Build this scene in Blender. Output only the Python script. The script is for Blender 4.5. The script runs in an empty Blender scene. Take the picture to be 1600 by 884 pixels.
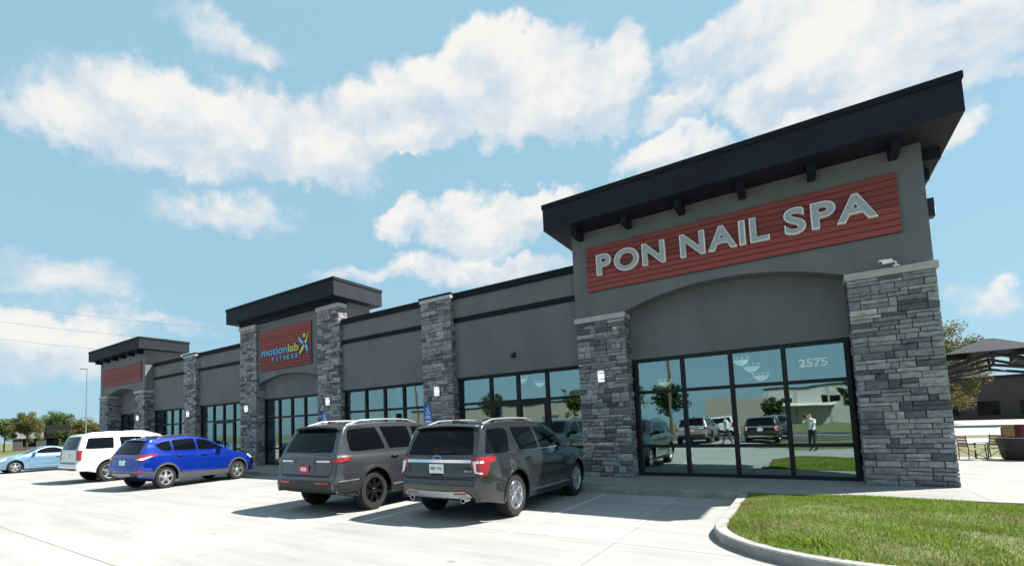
import bpy, bmesh, math, random
from mathutils import Vector, Matrix
from mathutils.bvhtree import BVHTree
from mathutils.geometry import delaunay_2d_cdt
R = math.radians
random.seed(7)
scene = bpy.context.scene
COL = scene.collection

# ------------------------------------------------------------------ camera
FPX, PX, PY = 764.3, 688.4, 609.7
YAW, PITCH, ROLL = R(36.492), R(4.382), R(-1.985)
CAM = Vector((-2.272, -13.673, 1.6))
_f = Vector((-math.sin(YAW)*math.cos(PITCH), math.cos(YAW)*math.cos(PITCH), math.sin(PITCH)))
_r0 = Vector((math.cos(YAW), math.sin(YAW), 0)); _u0 = _r0.cross(_f)
_r = _r0*math.cos(ROLL)+_u0*math.sin(ROLL); _u = -_r0*math.sin(ROLL)+_u0*math.cos(ROLL)
cam = bpy.data.cameras.new('camera'); camo = bpy.data.objects.new('camera', cam); COL.objects.link(camo)
cam.sensor_fit = 'HORIZONTAL'; cam.sensor_width = 36; cam.lens = FPX*36/1600
cam.shift_x = (800-PX)/1600; cam.shift_y = (PY-442)/1600
cam.clip_start = .05; cam.clip_end = 6000
M3 = Matrix((_r, _u, -_f)).transposed(); camo.matrix_world = Matrix.Translation(CAM) @ M3.to_4x4()
scene.camera = camo
def pixdir(px, py):
    return (_f+_r*((px-PX)/FPX)-_u*((py-PY)/FPX)).normalized()

# ------------------------------------------------------------------ sky and sun
SUN_DIR = Vector((.60, .53, 1.0)).normalized()
SUN_EL = math.asin(SUN_DIR.z); SUN_AZ = math.atan2(SUN_DIR.x, SUN_DIR.y)
world = bpy.data.worlds.new('World'); scene.world = world; world.use_nodes = True
scene.view_settings.view_transform = 'Standard'; scene.view_settings.look = 'None'
scene.view_settings.gamma = 1; scene.view_settings.use_curve_mapping = False
scene.view_settings.exposure = 1.3
sun = bpy.data.lights.new('sun', 'SUN'); sun.energy = 5.0; sun.angle = R(.55); sun.color = (1, .955, .88)
suno = bpy.data.objects.new('sun', sun); COL.objects.link(suno)
suno.rotation_euler = (-SUN_DIR).to_track_quat('-Z', 'Y').to_euler(); suno.location = (30, 30, 60)

def build_world():
    nt = world.node_tree; N = nt.nodes; L = nt.links
    for n in list(N): N.remove(n)
    out = N.new('ShaderNodeOutputWorld'); bg = N.new('ShaderNodeBackground'); L.new(bg.outputs[0], out.inputs[0])
    sky = N.new('ShaderNodeTexSky'); sky.sky_type = 'NISHITA'; sky.sun_disc = False
    sky.sun_elevation = SUN_EL; sky.sun_rotation = SUN_AZ
    sky.air_density = 1.0; sky.dust_density = 1.2; sky.ozone_density = 1.6; sky.altitude = 250
    bg.inputs[1].default_value = SKY_STRENGTH
    tc = N.new('ShaderNodeTexCoord'); sep = N.new('ShaderNodeSeparateXYZ'); L.new(tc.outputs['Generated'], sep.inputs[0])
    def math_(op, a, b=None, c=None, clamp=False):
        m = N.new('ShaderNodeMath'); m.operation = op; m.use_clamp = clamp
        for i, v in enumerate((a, b, c)):
            if v is None: continue
            if isinstance(v, (int, float)): m.inputs[i].default_value = v
            else: L.new(v, m.inputs[i])
        return m.outputs[0]
    # billow the cloud outline: shift azimuth / elevation by noise of the direction
    def noise(scale, detail, rough, off=0., lac=2.1):
        mp = N.new('ShaderNodeMapping'); L.new(tc.outputs['Generated'], mp.inputs[0]); mp.inputs['Location'].default_value = (off, off*.7, off*1.3)
        mp.inputs['Scale'].default_value = (1, 1, 1.35)
        n = N.new('ShaderNodeTexNoise'); L.new(mp.outputs[0], n.inputs['Vector']); n.inputs['Scale'].default_value = scale
        n.inputs['Detail'].default_value = detail; n.inputs['Roughness'].default_value = rough; n.inputs['Lacunarity'].default_value = lac
        return n.outputs[0]
    el = math_('ARCSINE', sep.outputs[2])
    def vnoise(scale, detail, rough, off):
        mp = N.new('ShaderNodeMapping'); L.new(tc.outputs['Generated'], mp.inputs[0]); mp.inputs['Location'].default_value = (off, off*.7, off*1.3)
        n = N.new('ShaderNodeTexNoise'); L.new(mp.outputs[0], n.inputs['Vector']); n.inputs['Scale'].default_value = scale; n.inputs['Detail'].default_value = detail; n.inputs['Roughness'].default_value = rough
        return n.outputs['Color']
    def vmath(op, a, b=None, sc=None):
        m = N.new('ShaderNodeVectorMath'); m.operation = op
        for q, v in enumerate((a, b)):
            if v is None: continue
            if isinstance(v, (tuple, Vector)): m.inputs[q].default_value = tuple(v)
            else: L.new(v, m.inputs[q])
        if sc is not None: m.inputs['Scale'].default_value = sc
        return m.outputs['Value'] if op == 'DOT_PRODUCT' else m.outputs[0]
    # billow the cloud outline: push the view direction about by noise at two scales
    w1 = vmath('SCALE', vmath('SUBTRACT', vnoise(5.5, 3, .5, 1.7), (.5, .5, .5)), sc=.11)
    w2 = vmath('SCALE', vmath('SUBTRACT', vnoise(19, 5, .6, 4.1), (.5, .5, .5)), sc=.095)
    dw = vmath('ADD', vmath('ADD', tc.outputs['Generated'], w1), w2)
    nf = noise(30, 5, .6, 2.2)
    blobs = []
    def cl(px, py, wpx, hpx, dens=1.):
        d = pixdir(px, py); u = pixdir(px+wpx, py)-d; v = pixdir(px, py-hpx)-d
        blobs.append((d, (u-d*u.dot(d)), (v-d*v.dot(d)), dens))
    for c in CLOUDS: cl(*c)
    rnd = random.Random(3)
    for q in range(17):                       # the same kind of cumulus all round, behind the camera too
        a = R(42+q*16+rnd.uniform(-6, 6)); e = R(rnd.choice((12, 20, 30, 42, 55))+rnd.uniform(-4, 4))
        if a < R(35) or a > R(35+275): continue
        d = Vector((math.sin(a)*math.cos(e), math.cos(a)*math.cos(e), math.sin(e))); u = d.cross(Vector((0, 0, 1))).normalized(); v = u.cross(d)
        blobs.append((d, u*rnd.uniform(.13, .26), v*rnd.uniform(.07, .12), 1.))
    dens = None; lit = None
    for d, u, v, dn in blobs:
        a = vmath('DOT_PRODUCT', dw, u/u.length_squared); b = vmath('DOT_PRODUCT', dw, v/v.length_squared)
        f = vmath('DOT_PRODUCT', dw, d); back = math_('MULTIPLY', math_('LESS_THAN', f, .3), 9.)
        dl = math_('MAXIMUM', b, math_('MULTIPLY', b, -1.25))
        q = math_('ADD', math_('SQRT', math_('ADD', math_('MULTIPLY', a, a), math_('MULTIPLY', dl, dl))), back)
        val = math_('MULTIPLY', math_('SUBTRACT', 1.12, q), dn)
        wl = math_('MULTIPLY', math_('MAXIMUM', val, 0.), b)
        dens = val if dens is None else math_('SMOOTH_MAX', dens, val, .25)
        lit = wl if lit is None else math_('ADD', lit, wl)
    d = math_('ADD', dens, math_('MULTIPLY', math_('SUBTRACT', nf, .52), .30))
    mr = N.new('ShaderNodeMapRange'); mr.interpolation_type = 'SMOOTHSTEP'; L.new(d, mr.inputs[0])
    mr.inputs[1].default_value = -.04; mr.inputs[2].default_value = .38
    cov = math_('MULTIPLY', mr.outputs[0], .93)
    hz = N.new('ShaderNodeMapRange'); L.new(el, hz.inputs[0]); hz.inputs[1].default_value = 0.; hz.inputs[2].default_value = R(9); hz.inputs[3].default_value = .25; hz.inputs[4].default_value = 1
    cov = math_('MULTIPLY', cov, hz.outputs[0])
    # bright tops, blue grey hollows
    n3 = noise(11, 5, .55, 9.1)
    sh = math_('ADD', math_('MULTIPLY', lit, 1.1), math_('MULTIPLY', math_('SUBTRACT', n3, .5), 2.2))
    mr2 = N.new('ShaderNodeMapRange'); mr2.interpolation_type = 'SMOOTHSTEP'; L.new(sh, mr2.inputs[0]); mr2.inputs[1].default_value = -.55; mr2.inputs[2].default_value = .5
    cr = N.new('ShaderNodeMix'); cr.data_type = 'RGBA'; L.new(mr2.outputs[0], cr.inputs[0])
    k = 1/SKY_STRENGTH
    cr.inputs[6].default_value = (.235*k, .283*k, .33*k, 1); cr.inputs[7].default_value = (.396*k, .383*k, .366*k, 1)
    tint = N.new('ShaderNodeMix'); tint.data_type = 'RGBA'; tint.blend_type = 'MULTIPLY'; tint.inputs[0].default_value = 1
    L.new(sky.outputs[0], tint.inputs[6]); tint.inputs[7].default_value = SKY_TINT
    hzm = N.new('ShaderNodeMix'); hzm.data_type = 'RGBA'; hzm.inputs[0].default_value = .8; L.new(tint.outputs[2], hzm.inputs[6]); hzm.inputs[7].default_value = (.156*k, .270*k, .337*k, 1)   # bright summer haze
    mx = N.new('ShaderNodeMix'); mx.data_type = 'RGBA'; L.new(cov, mx.inputs[0]); L.new(hzm.outputs[2], mx.inputs[6]); L.new(cr.outputs[2], mx.inputs[7])
    L.new(mx.outputs[2], bg.inputs[0])
SKY_STRENGTH = .052; SKY_TINT = (1, 1, 1, 1)
CLOUDS = [(580, 190, 85, 75), (640, 135, 85, 72), (735, 98, 80, 62), (710, 180, 120, 80), (820, 132, 105, 72), (940, 125, 85, 64), (885, 180, 120, 66), (640, 228, 105, 35),
          (1070, 165, 62, 42), (1050, 238, 90, 40), (1180, 60, 150, 66), (1300, 72, 165, 88), (1480, 70, 210, 92), (1230, 130, 110, 55), (1420, 150, 190, 48), (1230, 188, 62, 30),
          (640, 358, 55, 42), (750, 355, 80, 60), (835, 320, 85, 34), (640, 430, 160, 24, .5), (790, 420, 120, 28, .65),
          (110, 440, 120, 40, .36), (60, 562, 65, 22, .32), (230, 500, 115, 24, .28), (1545, 470, 60, 36, .5), (1500, 215, 42, 40, .5),
          (350, 330, 110, 40, .35), (110, 200, 120, 48, .5), (360, 70, 100, 40, .4)]
world.cycles.sampling_method = 'MANUAL'; world.cycles.sample_map_resolution = 512
build_world()

# ------------------------------------------------------------------ helpers
def link(o, parent=None):
    COL.objects.link(o)
    if parent is not None: o.parent = parent
    return o
def tag(o, label=None, cat=None, group=None, kind=None):
    if label: o['label'] = label
    if cat: o['category'] = cat
    if group: o['group'] = group
    if kind: o['kind'] = kind
    return o
def empty(name, loc=(0, 0, 0), rz=0, parent=None):
    o = bpy.data.objects.new(name, None); o.location = loc; o.rotation_euler = (0, 0, rz); o.empty_display_size = .2
    return link(o, parent)
class MB:
    """collects shapes into one mesh"""
    def __init__(s): s.v = []; s.f = []; s.m = []
    def add(s, vs, fs, mi=0):
        k = len(s.v); s.v += [tuple(p) for p in vs]; s.f += [tuple(i+k for i in f) for f in fs]; s.m += [mi]*len(fs); return s
    def box(s, x0, x1, y0, y1, z0, z1, mi=0):
        return s.add([(x0, y0, z0), (x1, y0, z0), (x1, y1, z0), (x0, y1, z0), (x0, y0, z1), (x1, y0, z1), (x1, y1, z1), (x0, y1, z1)],
                     [(3, 2, 1, 0), (4, 5, 6, 7), (0, 1, 5, 4), (1, 2, 6, 5), (2, 3, 7, 6), (3, 0, 4, 7)], mi)
    def prism(s, pts, axis, a, b, mi=0):
        """polygon pts (2D) extruded along axis from a to b"""
        def P(u, w, c): return {'x': (c, u, w), 'y': (u, c, w), 'z': (u, w, c)}[axis]
        n = len(pts); vs = [P(u, w, a) for u, w in pts]+[P(u, w, b) for u, w in pts]
        return s.add(vs, [tuple(range(n))[::-1], tuple(range(n, 2*n))]+[(i, (i+1) % n, n+(i+1) % n, n+i) for i in range(n)], mi)
    def tube(s, pts, rad, n=8, mi=0, cap=True):
        pts = [Vector(p) for p in pts]; rs = rad if isinstance(rad, (list, tuple)) else [rad]*len(pts)
        vs = []; fs = []
        for i, p in enumerate(pts):
            d = (pts[min(i+1, len(pts)-1)]-pts[max(i-1, 0)]).normalized()
            a = d.cross(Vector((0, 0, 1)) if abs(d.z) < .9 else Vector((1, 0, 0))).normalized(); b = d.cross(a)
            for k in range(n):
                t = 2*math.pi*k/n; vs.append(p+(a*math.cos(t)+b*math.sin(t))*rs[i])
        for i in range(len(pts)-1):
            for k in range(n): fs.append((i*n+k, i*n+(k+1) % n, (i+1)*n+(k+1) % n, (i+1)*n+k))
        if cap: fs += [tuple(range(n))[::-1], tuple(range((len(pts)-1)*n, len(pts)*n))]
        return s.add(vs, fs, mi)
    def lathe(s, prof, n=32, axis='z', c=(0, 0, 0), mi=0, closed=False):
        vs = []; fs = []; m = len(prof)
        for k in range(n):
            t = 2*math.pi*k/n; ct, st = math.cos(t), math.sin(t)
            for r, h in prof:
                q = {'z': (r*ct, r*st, h), 'y': (r*ct, h, r*st), 'x': (h, r*ct, r*st)}[axis]
                vs.append((q[0]+c[0], q[1]+c[1], q[2]+c[2]))
        for k in range(n):
            k2 = (k+1) % n
            for i in range(m-1 if not closed else m):
                j = (i+1) % m; fs.append((k*m+i, k2*m+i, k2*m+j, k*m+j))
        return s.add(vs, fs, mi)
    def build(s, name, mat, parent=None, smooth=False, fix=True, bevel=0):
        me = bpy.data.meshes.new(name); me.from_pydata(s.v, [], s.f)
        for m in (mat if isinstance(mat, (list, tuple)) else [mat]): me.materials.append(m)
        if any(s.m): me.polygons.foreach_set('material_index', s.m)
        if fix:
            bm = bmesh.new(); bm.from_mesh(me); bmesh.ops.recalc_face_normals(bm, faces=bm.faces)
            if bevel: bmesh.ops.bevel(bm, geom=list(bm.edges), offset=bevel, segments=2, affect='EDGES', profile=.6)
            bm.to_mesh(me); bm.free()
        if smooth: me.polygons.foreach_set('use_smooth', [True]*len(me.polygons))
        if smooth and smooth != 'all': me.set_sharp_from_angle(angle=R(38))
        me.update()
        return link(bpy.data.objects.new(name, me), parent)
def bx(name, x0, x1, y0, y1, z0, z1, mat, parent=None, bevel=0):
    return MB().box(x0, x1, y0, y1, z0, z1).build(name, mat, parent, bevel=bevel)

# ------------------------------------------------------------------ materials
def mat(name, col, rough=.6, metal=0., bump=0., bscale=40., var=0., vscale=3., col2=None, coat=0., spec=.5, emis=0., ecol=None, coords='Object', detail=6, stretch=None):
    m = bpy.data.materials.new(name); m.use_nodes = True; nt = m.node_tree; N = nt.nodes; L = nt.links; p = N['Principled BSDF']
    p.inputs['Base Color'].default_value = (*col, 1); p.inputs['Roughness'].default_value = rough; p.inputs['Metallic'].default_value = metal
    p.inputs['Coat Weight'].default_value = coat; p.inputs['Coat Roughness'].default_value = .04; p.inputs['Specular IOR Level'].default_value = spec
    if emis: p.inputs['Emission Color'].default_value = (*(ecol or col), 1); p.inputs['Emission Strength'].default_value = emis
    tc = N.new('ShaderNodeTexCoord'); src = tc.outputs[coords]
    if stretch:
        mp = N.new('ShaderNodeMapping'); mp.inputs['Scale'].default_value = stretch; L.new(src, mp.inputs[0]); src = mp.outputs[0]
    if col2 is not None or var:
        n = N.new('ShaderNodeTexNoise'); n.inputs['Scale'].default_value = vscale; n.inputs['Detail'].default_value = detail; n.inputs['Roughness'].default_value = .62; L.new(src, n.inputs['Vector'])
        r = N.new('ShaderNodeMapRange'); r.inputs[1].default_value = .3; r.inputs[2].default_value = .7; L.new(n.outputs[0], r.inputs[0])
        mx = N.new('ShaderNodeMix'); mx.data_type = 'RGBA'; L.new(r.outputs[0], mx.inputs[0])
        c2 = col2 if col2 is not None else tuple(c*(1+var) for c in col); c1 = col if col2 is not None else tuple(c*(1-var) for c in col)
        mx.inputs[6].default_value = (*c1, 1); mx.inputs[7].default_value = (*c2, 1); L.new(mx.outputs[2], p.inputs['Base Color'])
        m['mix'] = mx.name
    if bump:
        n = N.new('ShaderNodeTexNoise'); n.inputs['Scale'].default_value = bscale; n.inputs['Detail'].default_value = 5; L.new(src, n.inputs['Vector'])
        b = N.new('ShaderNodeBump'); b.inputs['Strength'].default_value = bump; b.inputs['Distance'].default_value = .02; L.new(n.outputs[0], b.inputs['Height']); L.new(b.outputs[0], p.inputs['Normal'])
    return m
M = {}
M['eifs'] = mat('eifs', (.148, .152, .160), .92, bump=.55, bscale=110, var=.13, vscale=1.1, stretch=(1, 1, .45))
M['eifs_dark'] = mat('eifs_recess', (.066, .072, .076), .9, bump=.3, bscale=160, var=.09, vscale=.9)
M['fascia'] = mat('fascia', (.008, .010, .020), .7, spec=.3, bump=.5, bscale=60, var=.4, vscale=1.2)
M['band'] = mat('band', (.008, .009, .013), .75, spec=.2)
M['frame'] = mat('storefront_aluminium', (.008, .009, .011), .5, spec=.3)
M['cap'] = mat('cast_stone_cap', (.40, .40, .385), .85, bump=.5, bscale=60, var=.14, vscale=4)
M['mortar'] = mat('mortar', (.24, .245, .25), .95, bump=.4, bscale=90)
M['roofing'] = mat('roof_membrane', (.25, .25, .25), .9)
M['conc'] = mat('parking_concrete', (.268, .265, .254), .85, bump=.18, bscale=70, col2=(.322, .319, .308), vscale=.55, coords='Generated')
M['walk'] = mat('sidewalk_concrete', (.222, .219, .21), .85, bump=.2, bscale=70, col2=(.275, .272, .262), vscale=1.1)
M['kerb'] = mat('kerb_concrete', (.19, .185, .175), .9, bump=.5, bscale=40, col2=(.34, .336, .325), vscale=2.4)
M['joint'] = mat('joint_dirt', (.10, .095, .085), .95)
M['paint'] = mat('stall_paint', (.50, .50, .49), .7, bump=.3, bscale=60, col2=(.33, .33, .32), vscale=9)
M['asphalt'] = mat('asphalt', (.06, .06, .06), .9, bump=.3, bscale=80, var=.2)
M['lawn'] = mat('lawn_soil', (.065, .085, .022), .95, bump=.6, bscale=25, col2=(.13, .13, .05), vscale=2.2)
M['trimwhite'] = mat('letter_return', (.80, .80, .80), .4)
M['face'] = mat('letter_face', (.33, .36, .38), .45, metal=.1)
M['white'] = mat('white_plastic', (.86, .86, .85), .4)
M['black'] = mat('black_plastic', (.012, .012, .013), .5)
M['blackmetal'] = mat('black_metal', (.015, .015, .017), .4, metal=.4)
M['steel'] = mat('galvanised_steel', (.38, .39, .40), .4, metal=.8)
M['signblue'] = mat('sign_blue', (.02, .11, .47), .4)
M['lampglass'] = mat('frosted_lamp', (.80, .82, .84), .5, emis=.42, ecol=(.86, .92, 1.))
M['bulb'] = mat('chandelier_glow', (.9, .85, .7), .4, emis=.8, ecol=(1, .95, .86))
M['mblue'] = mat('sign_light_blue', (.10, .42, .72), .4); M['mgreen'] = mat('sign_lime', (.46, .60, .17), .4)
M['interior'] = mat('interior_wall', (.38, .38, .36), .9, var=.05); M['infloor'] = mat('interior_floor', (.22, .21, .19), .35)
M['bark'] = mat('bark', (.10, .075, .05), .95, bump=.7, bscale=30, var=.3)

def glass_mat(name, refl, tint, through):
    m = bpy.data.materials.new(name); m.use_nodes = True; nt = m.node_tree; N = nt.nodes; L = nt.links
    for n in list(N): N.remove(n)
    out = N.new('ShaderNodeOutputMaterial'); g = N.new('ShaderNodeBsdfGlossy'); t = N.new('ShaderNodeBsdfTransparent'); mx = N.new('ShaderNodeMixShader')
    g.inputs['Roughness'].default_value = .012; g.inputs['Color'].default_value = (*tint, 1); t.inputs['Color'].default_value = (*through, 1)
    fr = N.new('ShaderNodeFresnel'); fr.inputs[0].default_value = 1.5
    a = N.new('ShaderNodeMath'); a.operation = 'MULTIPLY_ADD'; a.inputs[1].default_value = 1-refl; a.inputs[2].default_value = refl; a.use_clamp = True; L.new(fr.outputs[0], a.inputs[0])
    nz = N.new('ShaderNodeTexNoise'); nz.inputs['Scale'].default_value = .8; tc = N.new('ShaderNodeTexCoord'); L.new(tc.outputs['Object'], nz.inputs['Vector'])
    b = N.new('ShaderNodeBump'); b.inputs['Strength'].default_value = .05; b.inputs['Distance'].default_value = .05; L.new(nz.outputs[0], b.inputs['Height']); L.new(b.outputs[0], g.inputs['Normal'])
    L.new(a.outputs[0], mx.inputs[0]); L.new(t.outputs[0], mx.inputs[1]); L.new(g.outputs[0], mx.inputs[2]); L.new(mx.outputs[0], out.inputs[0])
    return m
M['glass'] = glass_mat('coated_glass', .34, (.70, .90, .90), (.40, .48, .46))

def stone_mat():
    m = mat('ledge_stone', (.2, .2, .2), .9, bump=.9, bscale=26); N = m.node_tree.nodes; L = m.node_tree.links; p = N['Principled BSDF']
    g = N.new('ShaderNodeNewGeometry'); oi = N.new('ShaderNodeObjectInfo'); ad = N.new('ShaderNodeMath'); L.new(g.outputs['Random Per Island'], ad.inputs[0]); L.new(oi.outputs['Random'], ad.inputs[1])
    fr = N.new('ShaderNodeMath'); fr.operation = 'FRACT'; L.new(ad.outputs[0], fr.inputs[0])
    cr = N.new('ShaderNodeValToRGB'); L.new(fr.outputs[0], cr.inputs[0]); e = cr.color_ramp; e.interpolation = 'LINEAR'
    st = [(0, (.078, .082, .100)), (.17, (.125, .128, .15)), (.36, (.21, .212, .235)), (.55, (.265, .266, .285)), (.74, (.325, .32, .325)), (.9, (.24, .225, .225)), (1, (.42, .415, .41))]
    e.elements[0].position = 0; e.elements[0].color = (*st[0][1], 1); e.elements[1].position = 1; e.elements[1].color = (*st[-1][1], 1)
    for q, c in st[1:-1]: el = e.elements.new(q); el.color = (*c, 1)
    tc = N.new('ShaderNodeTexCoord'); n = N.new('ShaderNodeTexNoise'); n.inputs['Scale'].default_value = 7; n.inputs['Detail'].default_value = 8; n.inputs['Roughness'].default_value = .7
    mp = N.new('ShaderNodeMapping'); mp.inputs['Scale'].default_value = (1, 1, 2.4); L.new(tc.outputs['Object'], mp.inputs[0]); L.new(mp.outputs[0], n.inputs['Vector'])
    r = N.new('ShaderNodeMapRange'); r.inputs[1].default_value = .3; r.inputs[2].default_value = .72; r.inputs[3].default_value = .5; r.inputs[4].default_value = 1.55; L.new(n.outputs[0], r.inputs[0])
    mx = N.new('ShaderNodeMix'); mx.data_type = 'RGBA'; mx.blend_type = 'MULTIPLY'; mx.inputs[0].default_value = 1; L.new(cr.outputs[0], mx.inputs[6]); L.new(r.outputs[0], mx.inputs[7]); L.new(mx.outputs[2], p.inputs['Base Color'])
    return m
M['stone'] = stone_mat()
def wood_mat():
    m = mat('red_stained_board', (.19, .034, .030), .62, bump=.35, bscale=14, col2=(.29, .058, .046), vscale=5, stretch=(.35, 6, 9), detail=8)
    N = m.node_tree.nodes; L = m.node_tree.links; mx = N[m['mix']]; p = N['Principled BSDF']
    oi = N.new('ShaderNodeObjectInfo'); r = N.new('ShaderNodeMapRange'); r.inputs[3].default_value = .72; r.inputs[4].default_value = 1.2; L.new(oi.outputs['Random'], r.inputs[0])
    m2 = N.new('ShaderNodeMix'); m2.data_type = 'RGBA'; m2.blend_type = 'MULTIPLY'; m2.inputs[0].default_value = 1; L.new(mx.outputs[2], m2.inputs[6]); L.new(r.outputs[0], m2.inputs[7]); L.new(m2.outputs[2], p.inputs['Base Color'])
    return m
M['wood'] = wood_mat()

def text_mesh(s, size, extrude=.01, offset=0., res=6, bevel=0.):
    c = bpy.data.curves.new('t', 'FONT'); c.body = s; c.size = size; c.extrude = extrude; c.offset = offset; c.resolution_u = res; c.bevel_depth = bevel
    o = bpy.data.objects.new('t', c); COL.objects.link(o); dg = bpy.context.evaluated_depsgraph_get()
    me = bpy.data.meshes.new_from_object(o.evaluated_get(dg)); bpy.data.objects.remove(o); bpy.data.curves.remove(c)
    return me
def me_bounds(me):
    xs = [v.co.x for v in me.vertices]; ys = [v.co.y for v in me.vertices]
    return min(xs), max(xs), min(ys), max(ys)
def put_text(name, s, x0, x1, z0, z1, y, material, parent, extrude=.008, offset=0.):
    """text fitted into a rectangle of the facade (facing -Y), coordinates relative to the parent"""
    me = text_mesh(s, 1, .1, offset); a, b, c, d = me_bounds(me); sx = (x1-x0)/(b-a); sz = (z1-z0)/(d-c)
    for v in me.vertices:
        p = v.co.copy(); v.co = ((p.x-a)*sx+x0, y-p.z/.1*extrude, (p.y-c)*sz+z0)
    me.materials.clear(); me.materials.append(material); me.name = name
    return link(bpy.data.objects.new(name, me), parent)

def onY(px, py, Y):
    d = pixdir(px, py); return CAM+d*((Y-CAM.y)/d.y)
def onZ(px, py, Z=0.):
    d = pixdir(px, py); return CAM+d*((Z-CAM.z)/d.z)
S0 = .13                                            # sidewalk level

# ================================================================== setting: ground, lot, walks
g = MB().add([(-1500, -1500, -.06), (1500, -1500, -.06), (1500, 1500, -.06), (-1500, 1500, -.06)], [(0, 1, 2, 3)]).build('ground', M['lawn']); tag(g, kind='structure')
lot = MB().box(-75, -4.41, -28, -2.42, -.05, -.012).box(-4.409, 24, -15.12, -7.0, -.05, -.012).build('parking_lot', M['joint']); tag(lot, kind='structure')
def slab_mesh(w, h, t=.1):
    return MB().box(0, w, 0, h, -t, 0).build('slab', M['conc'])
jx = [-75+4.56*k for k in range(0, 30) if -75+4.56*k < 24]
off = -8.98-min(jx, key=lambda a: abs(a+8.98)); jx = [a+off for a in jx]+[24]
jy = [-27.3, -23.24, -19.18, -15.12, -11.07, -7.0, -2.43]
slab_cache = {}
for i in range(len(jx)-1):
    for j in range(len(jy)-1):
        if jx[i] > -3.6 and jy[j] > -7.5: continue            # the grass island
        if jx[i] > -5 and jy[j] < -15.2: continue             # lawn behind the drive
        w = round(jx[i+1]-jx[i]-.012, 3); h = round(jy[j+1]-jy[j]-.012, 3)
        x1 = jx[i+1]
        if (w, h) not in slab_cache:
            o = slab_mesh(w, h, .04); slab_cache[(w, h)] = o.data; o.parent = lot
        else: o = link(bpy.data.objects.new('slab', slab_cache[(w, h)]), lot)
        o.location = (jx[i]+.006, jy[j]+.006, 0)
# concrete colour in world coordinates so no slab repeats another
nt = M['conc'].node_tree
geo = nt.nodes.new('ShaderNodeNewGeometry')
for n in nt.nodes:
    if n.type == 'TEX_NOISE': nt.links.new(geo.outputs['Position'], n.inputs['Vector'])
def conc_detail(m, big, lo, hi, stains=True):
    nt = m.node_tree; N = nt.nodes; L = nt.links; p = N['Principled BSDF']; src = p.inputs['Base Color'].links[0].from_socket
    ge = N.new('ShaderNodeNewGeometry'); oi = N.new('ShaderNodeObjectInfo')
    mp = N.new('ShaderNodeMapping'); mp.inputs['Scale'].default_value = (.25, 2.2, 1); mp.inputs['Rotation'].default_value = (0, 0, R(8)); L.new(ge.outputs['Position'], mp.inputs[0])
    n = N.new('ShaderNodeTexNoise'); n.inputs['Scale'].default_value = big; n.inputs['Detail'].default_value = 9; n.inputs['Roughness'].default_value = .68; L.new(mp.outputs[0], n.inputs['Vector'])
    r = N.new('ShaderNodeMapRange'); r.inputs[1].default_value = .32; r.inputs[2].default_value = .66; r.inputs[3].default_value = lo; r.inputs[4].default_value = hi; L.new(n.outputs[0], r.inputs[0])
    r2 = N.new('ShaderNodeMapRange'); r2.inputs[3].default_value = .94; r2.inputs[4].default_value = 1.05; L.new(oi.outputs['Random'], r2.inputs[0])
    mm = N.new('ShaderNodeMath'); mm.operation = 'MULTIPLY'; L.new(r.outputs[0], mm.inputs[0]); L.new(r2.outputs[0], mm.inputs[1])
    # faint tyre tracks, then small dark spots: oil and gum
    v = N.new('ShaderNodeTexVoronoi'); v.inputs['Scale'].default_value = .8; L.new(ge.outputs['Position'], v.inputs['Vector'])
    r3 = N.new('ShaderNodeMapRange'); r3.inputs[1].default_value = .015; r3.inputs[2].default_value = .07; r3.inputs[3].default_value = .6; r3.inputs[4].default_value = 1; L.new(v.outputs['Distance'], r3.inputs[0])
    m3 = N.new('ShaderNodeMath'); m3.operation = 'MULTIPLY'; L.new(mm.outputs[0], m3.inputs[0]); L.new(r3.outputs[0], m3.inputs[1])
    mx = N.new('ShaderNodeMix'); mx.data_type = 'RGBA'; mx.blend_type = 'MULTIPLY'; mx.inputs[0].default_value = 1; L.new(src, mx.inputs[6]); L.new(m3.outputs[0], mx.inputs[7]); L.new(mx.outputs[2], p.inputs['Base Color'])
conc_detail(M['conc'], .9, .78, 1.08); conc_detail(M['walk'], 1.4, .85, 1.05)
# stall lines
for k, x in enumerate([-5.97, -8.65, -11.33, -14.0]):
    p = bx('stall_line', x-.05, x+.05, -7.45, -2.6, -.03, .004, M['paint']); tag(p, kind='structure')
# sidewalk along the building, slab by slab, and the patio to the right
walk = bx('sidewalk', -46, -3.5, -2.28, .2, -.1, .10, M['joint']); tag(walk, kind='structure')
xs = [-46+1.83*k for k in range(24)]; xs = [x-(min(xs, key=lambda a: abs(a+3.5))+3.5) for x in xs]; xs = [x for x in xs if x <= -3.4]
for a, b in zip(xs[:-1], xs[1:]): bx('slab', a+.004, b-.004, -2.30, .25, .02, S0, M['walk'], walk)
walk2 = bx('patio', -3.5, 16, -2.14, 8.6, -.1, .10, M['joint']); tag(walk2, kind='structure')
xs2 = [-3.5, -1.75, .03, 2.1, 4.15, 6.2, 8.25, 12, 16]
for a, b in zip(xs2[:-1], xs2[1:]):
    ys2 = [-2.16, .25] if b < .1 else [-2.16, .6, 2.6, 4.6, 6.6, 8.6]
    for c, d in zip(ys2[:-1], ys2[1:]): bx('slab', a+.004, b-.004, c+.004, d-.004, .02, S0, M['walk'], walk2)
# kerbs
kb = empty('kerb'); tag(kb, kind='structure')
for a, b in zip([-46+3.05*k for k in range(14)], [-46+3.05*(k+1) for k in range(14)]):
    bx('kerb_stone', a+.003, min(b, -3.36)-.003, -2.45, -2.306, -.1, S0+.002, M['kerb'], kb, bevel=.012)
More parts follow.
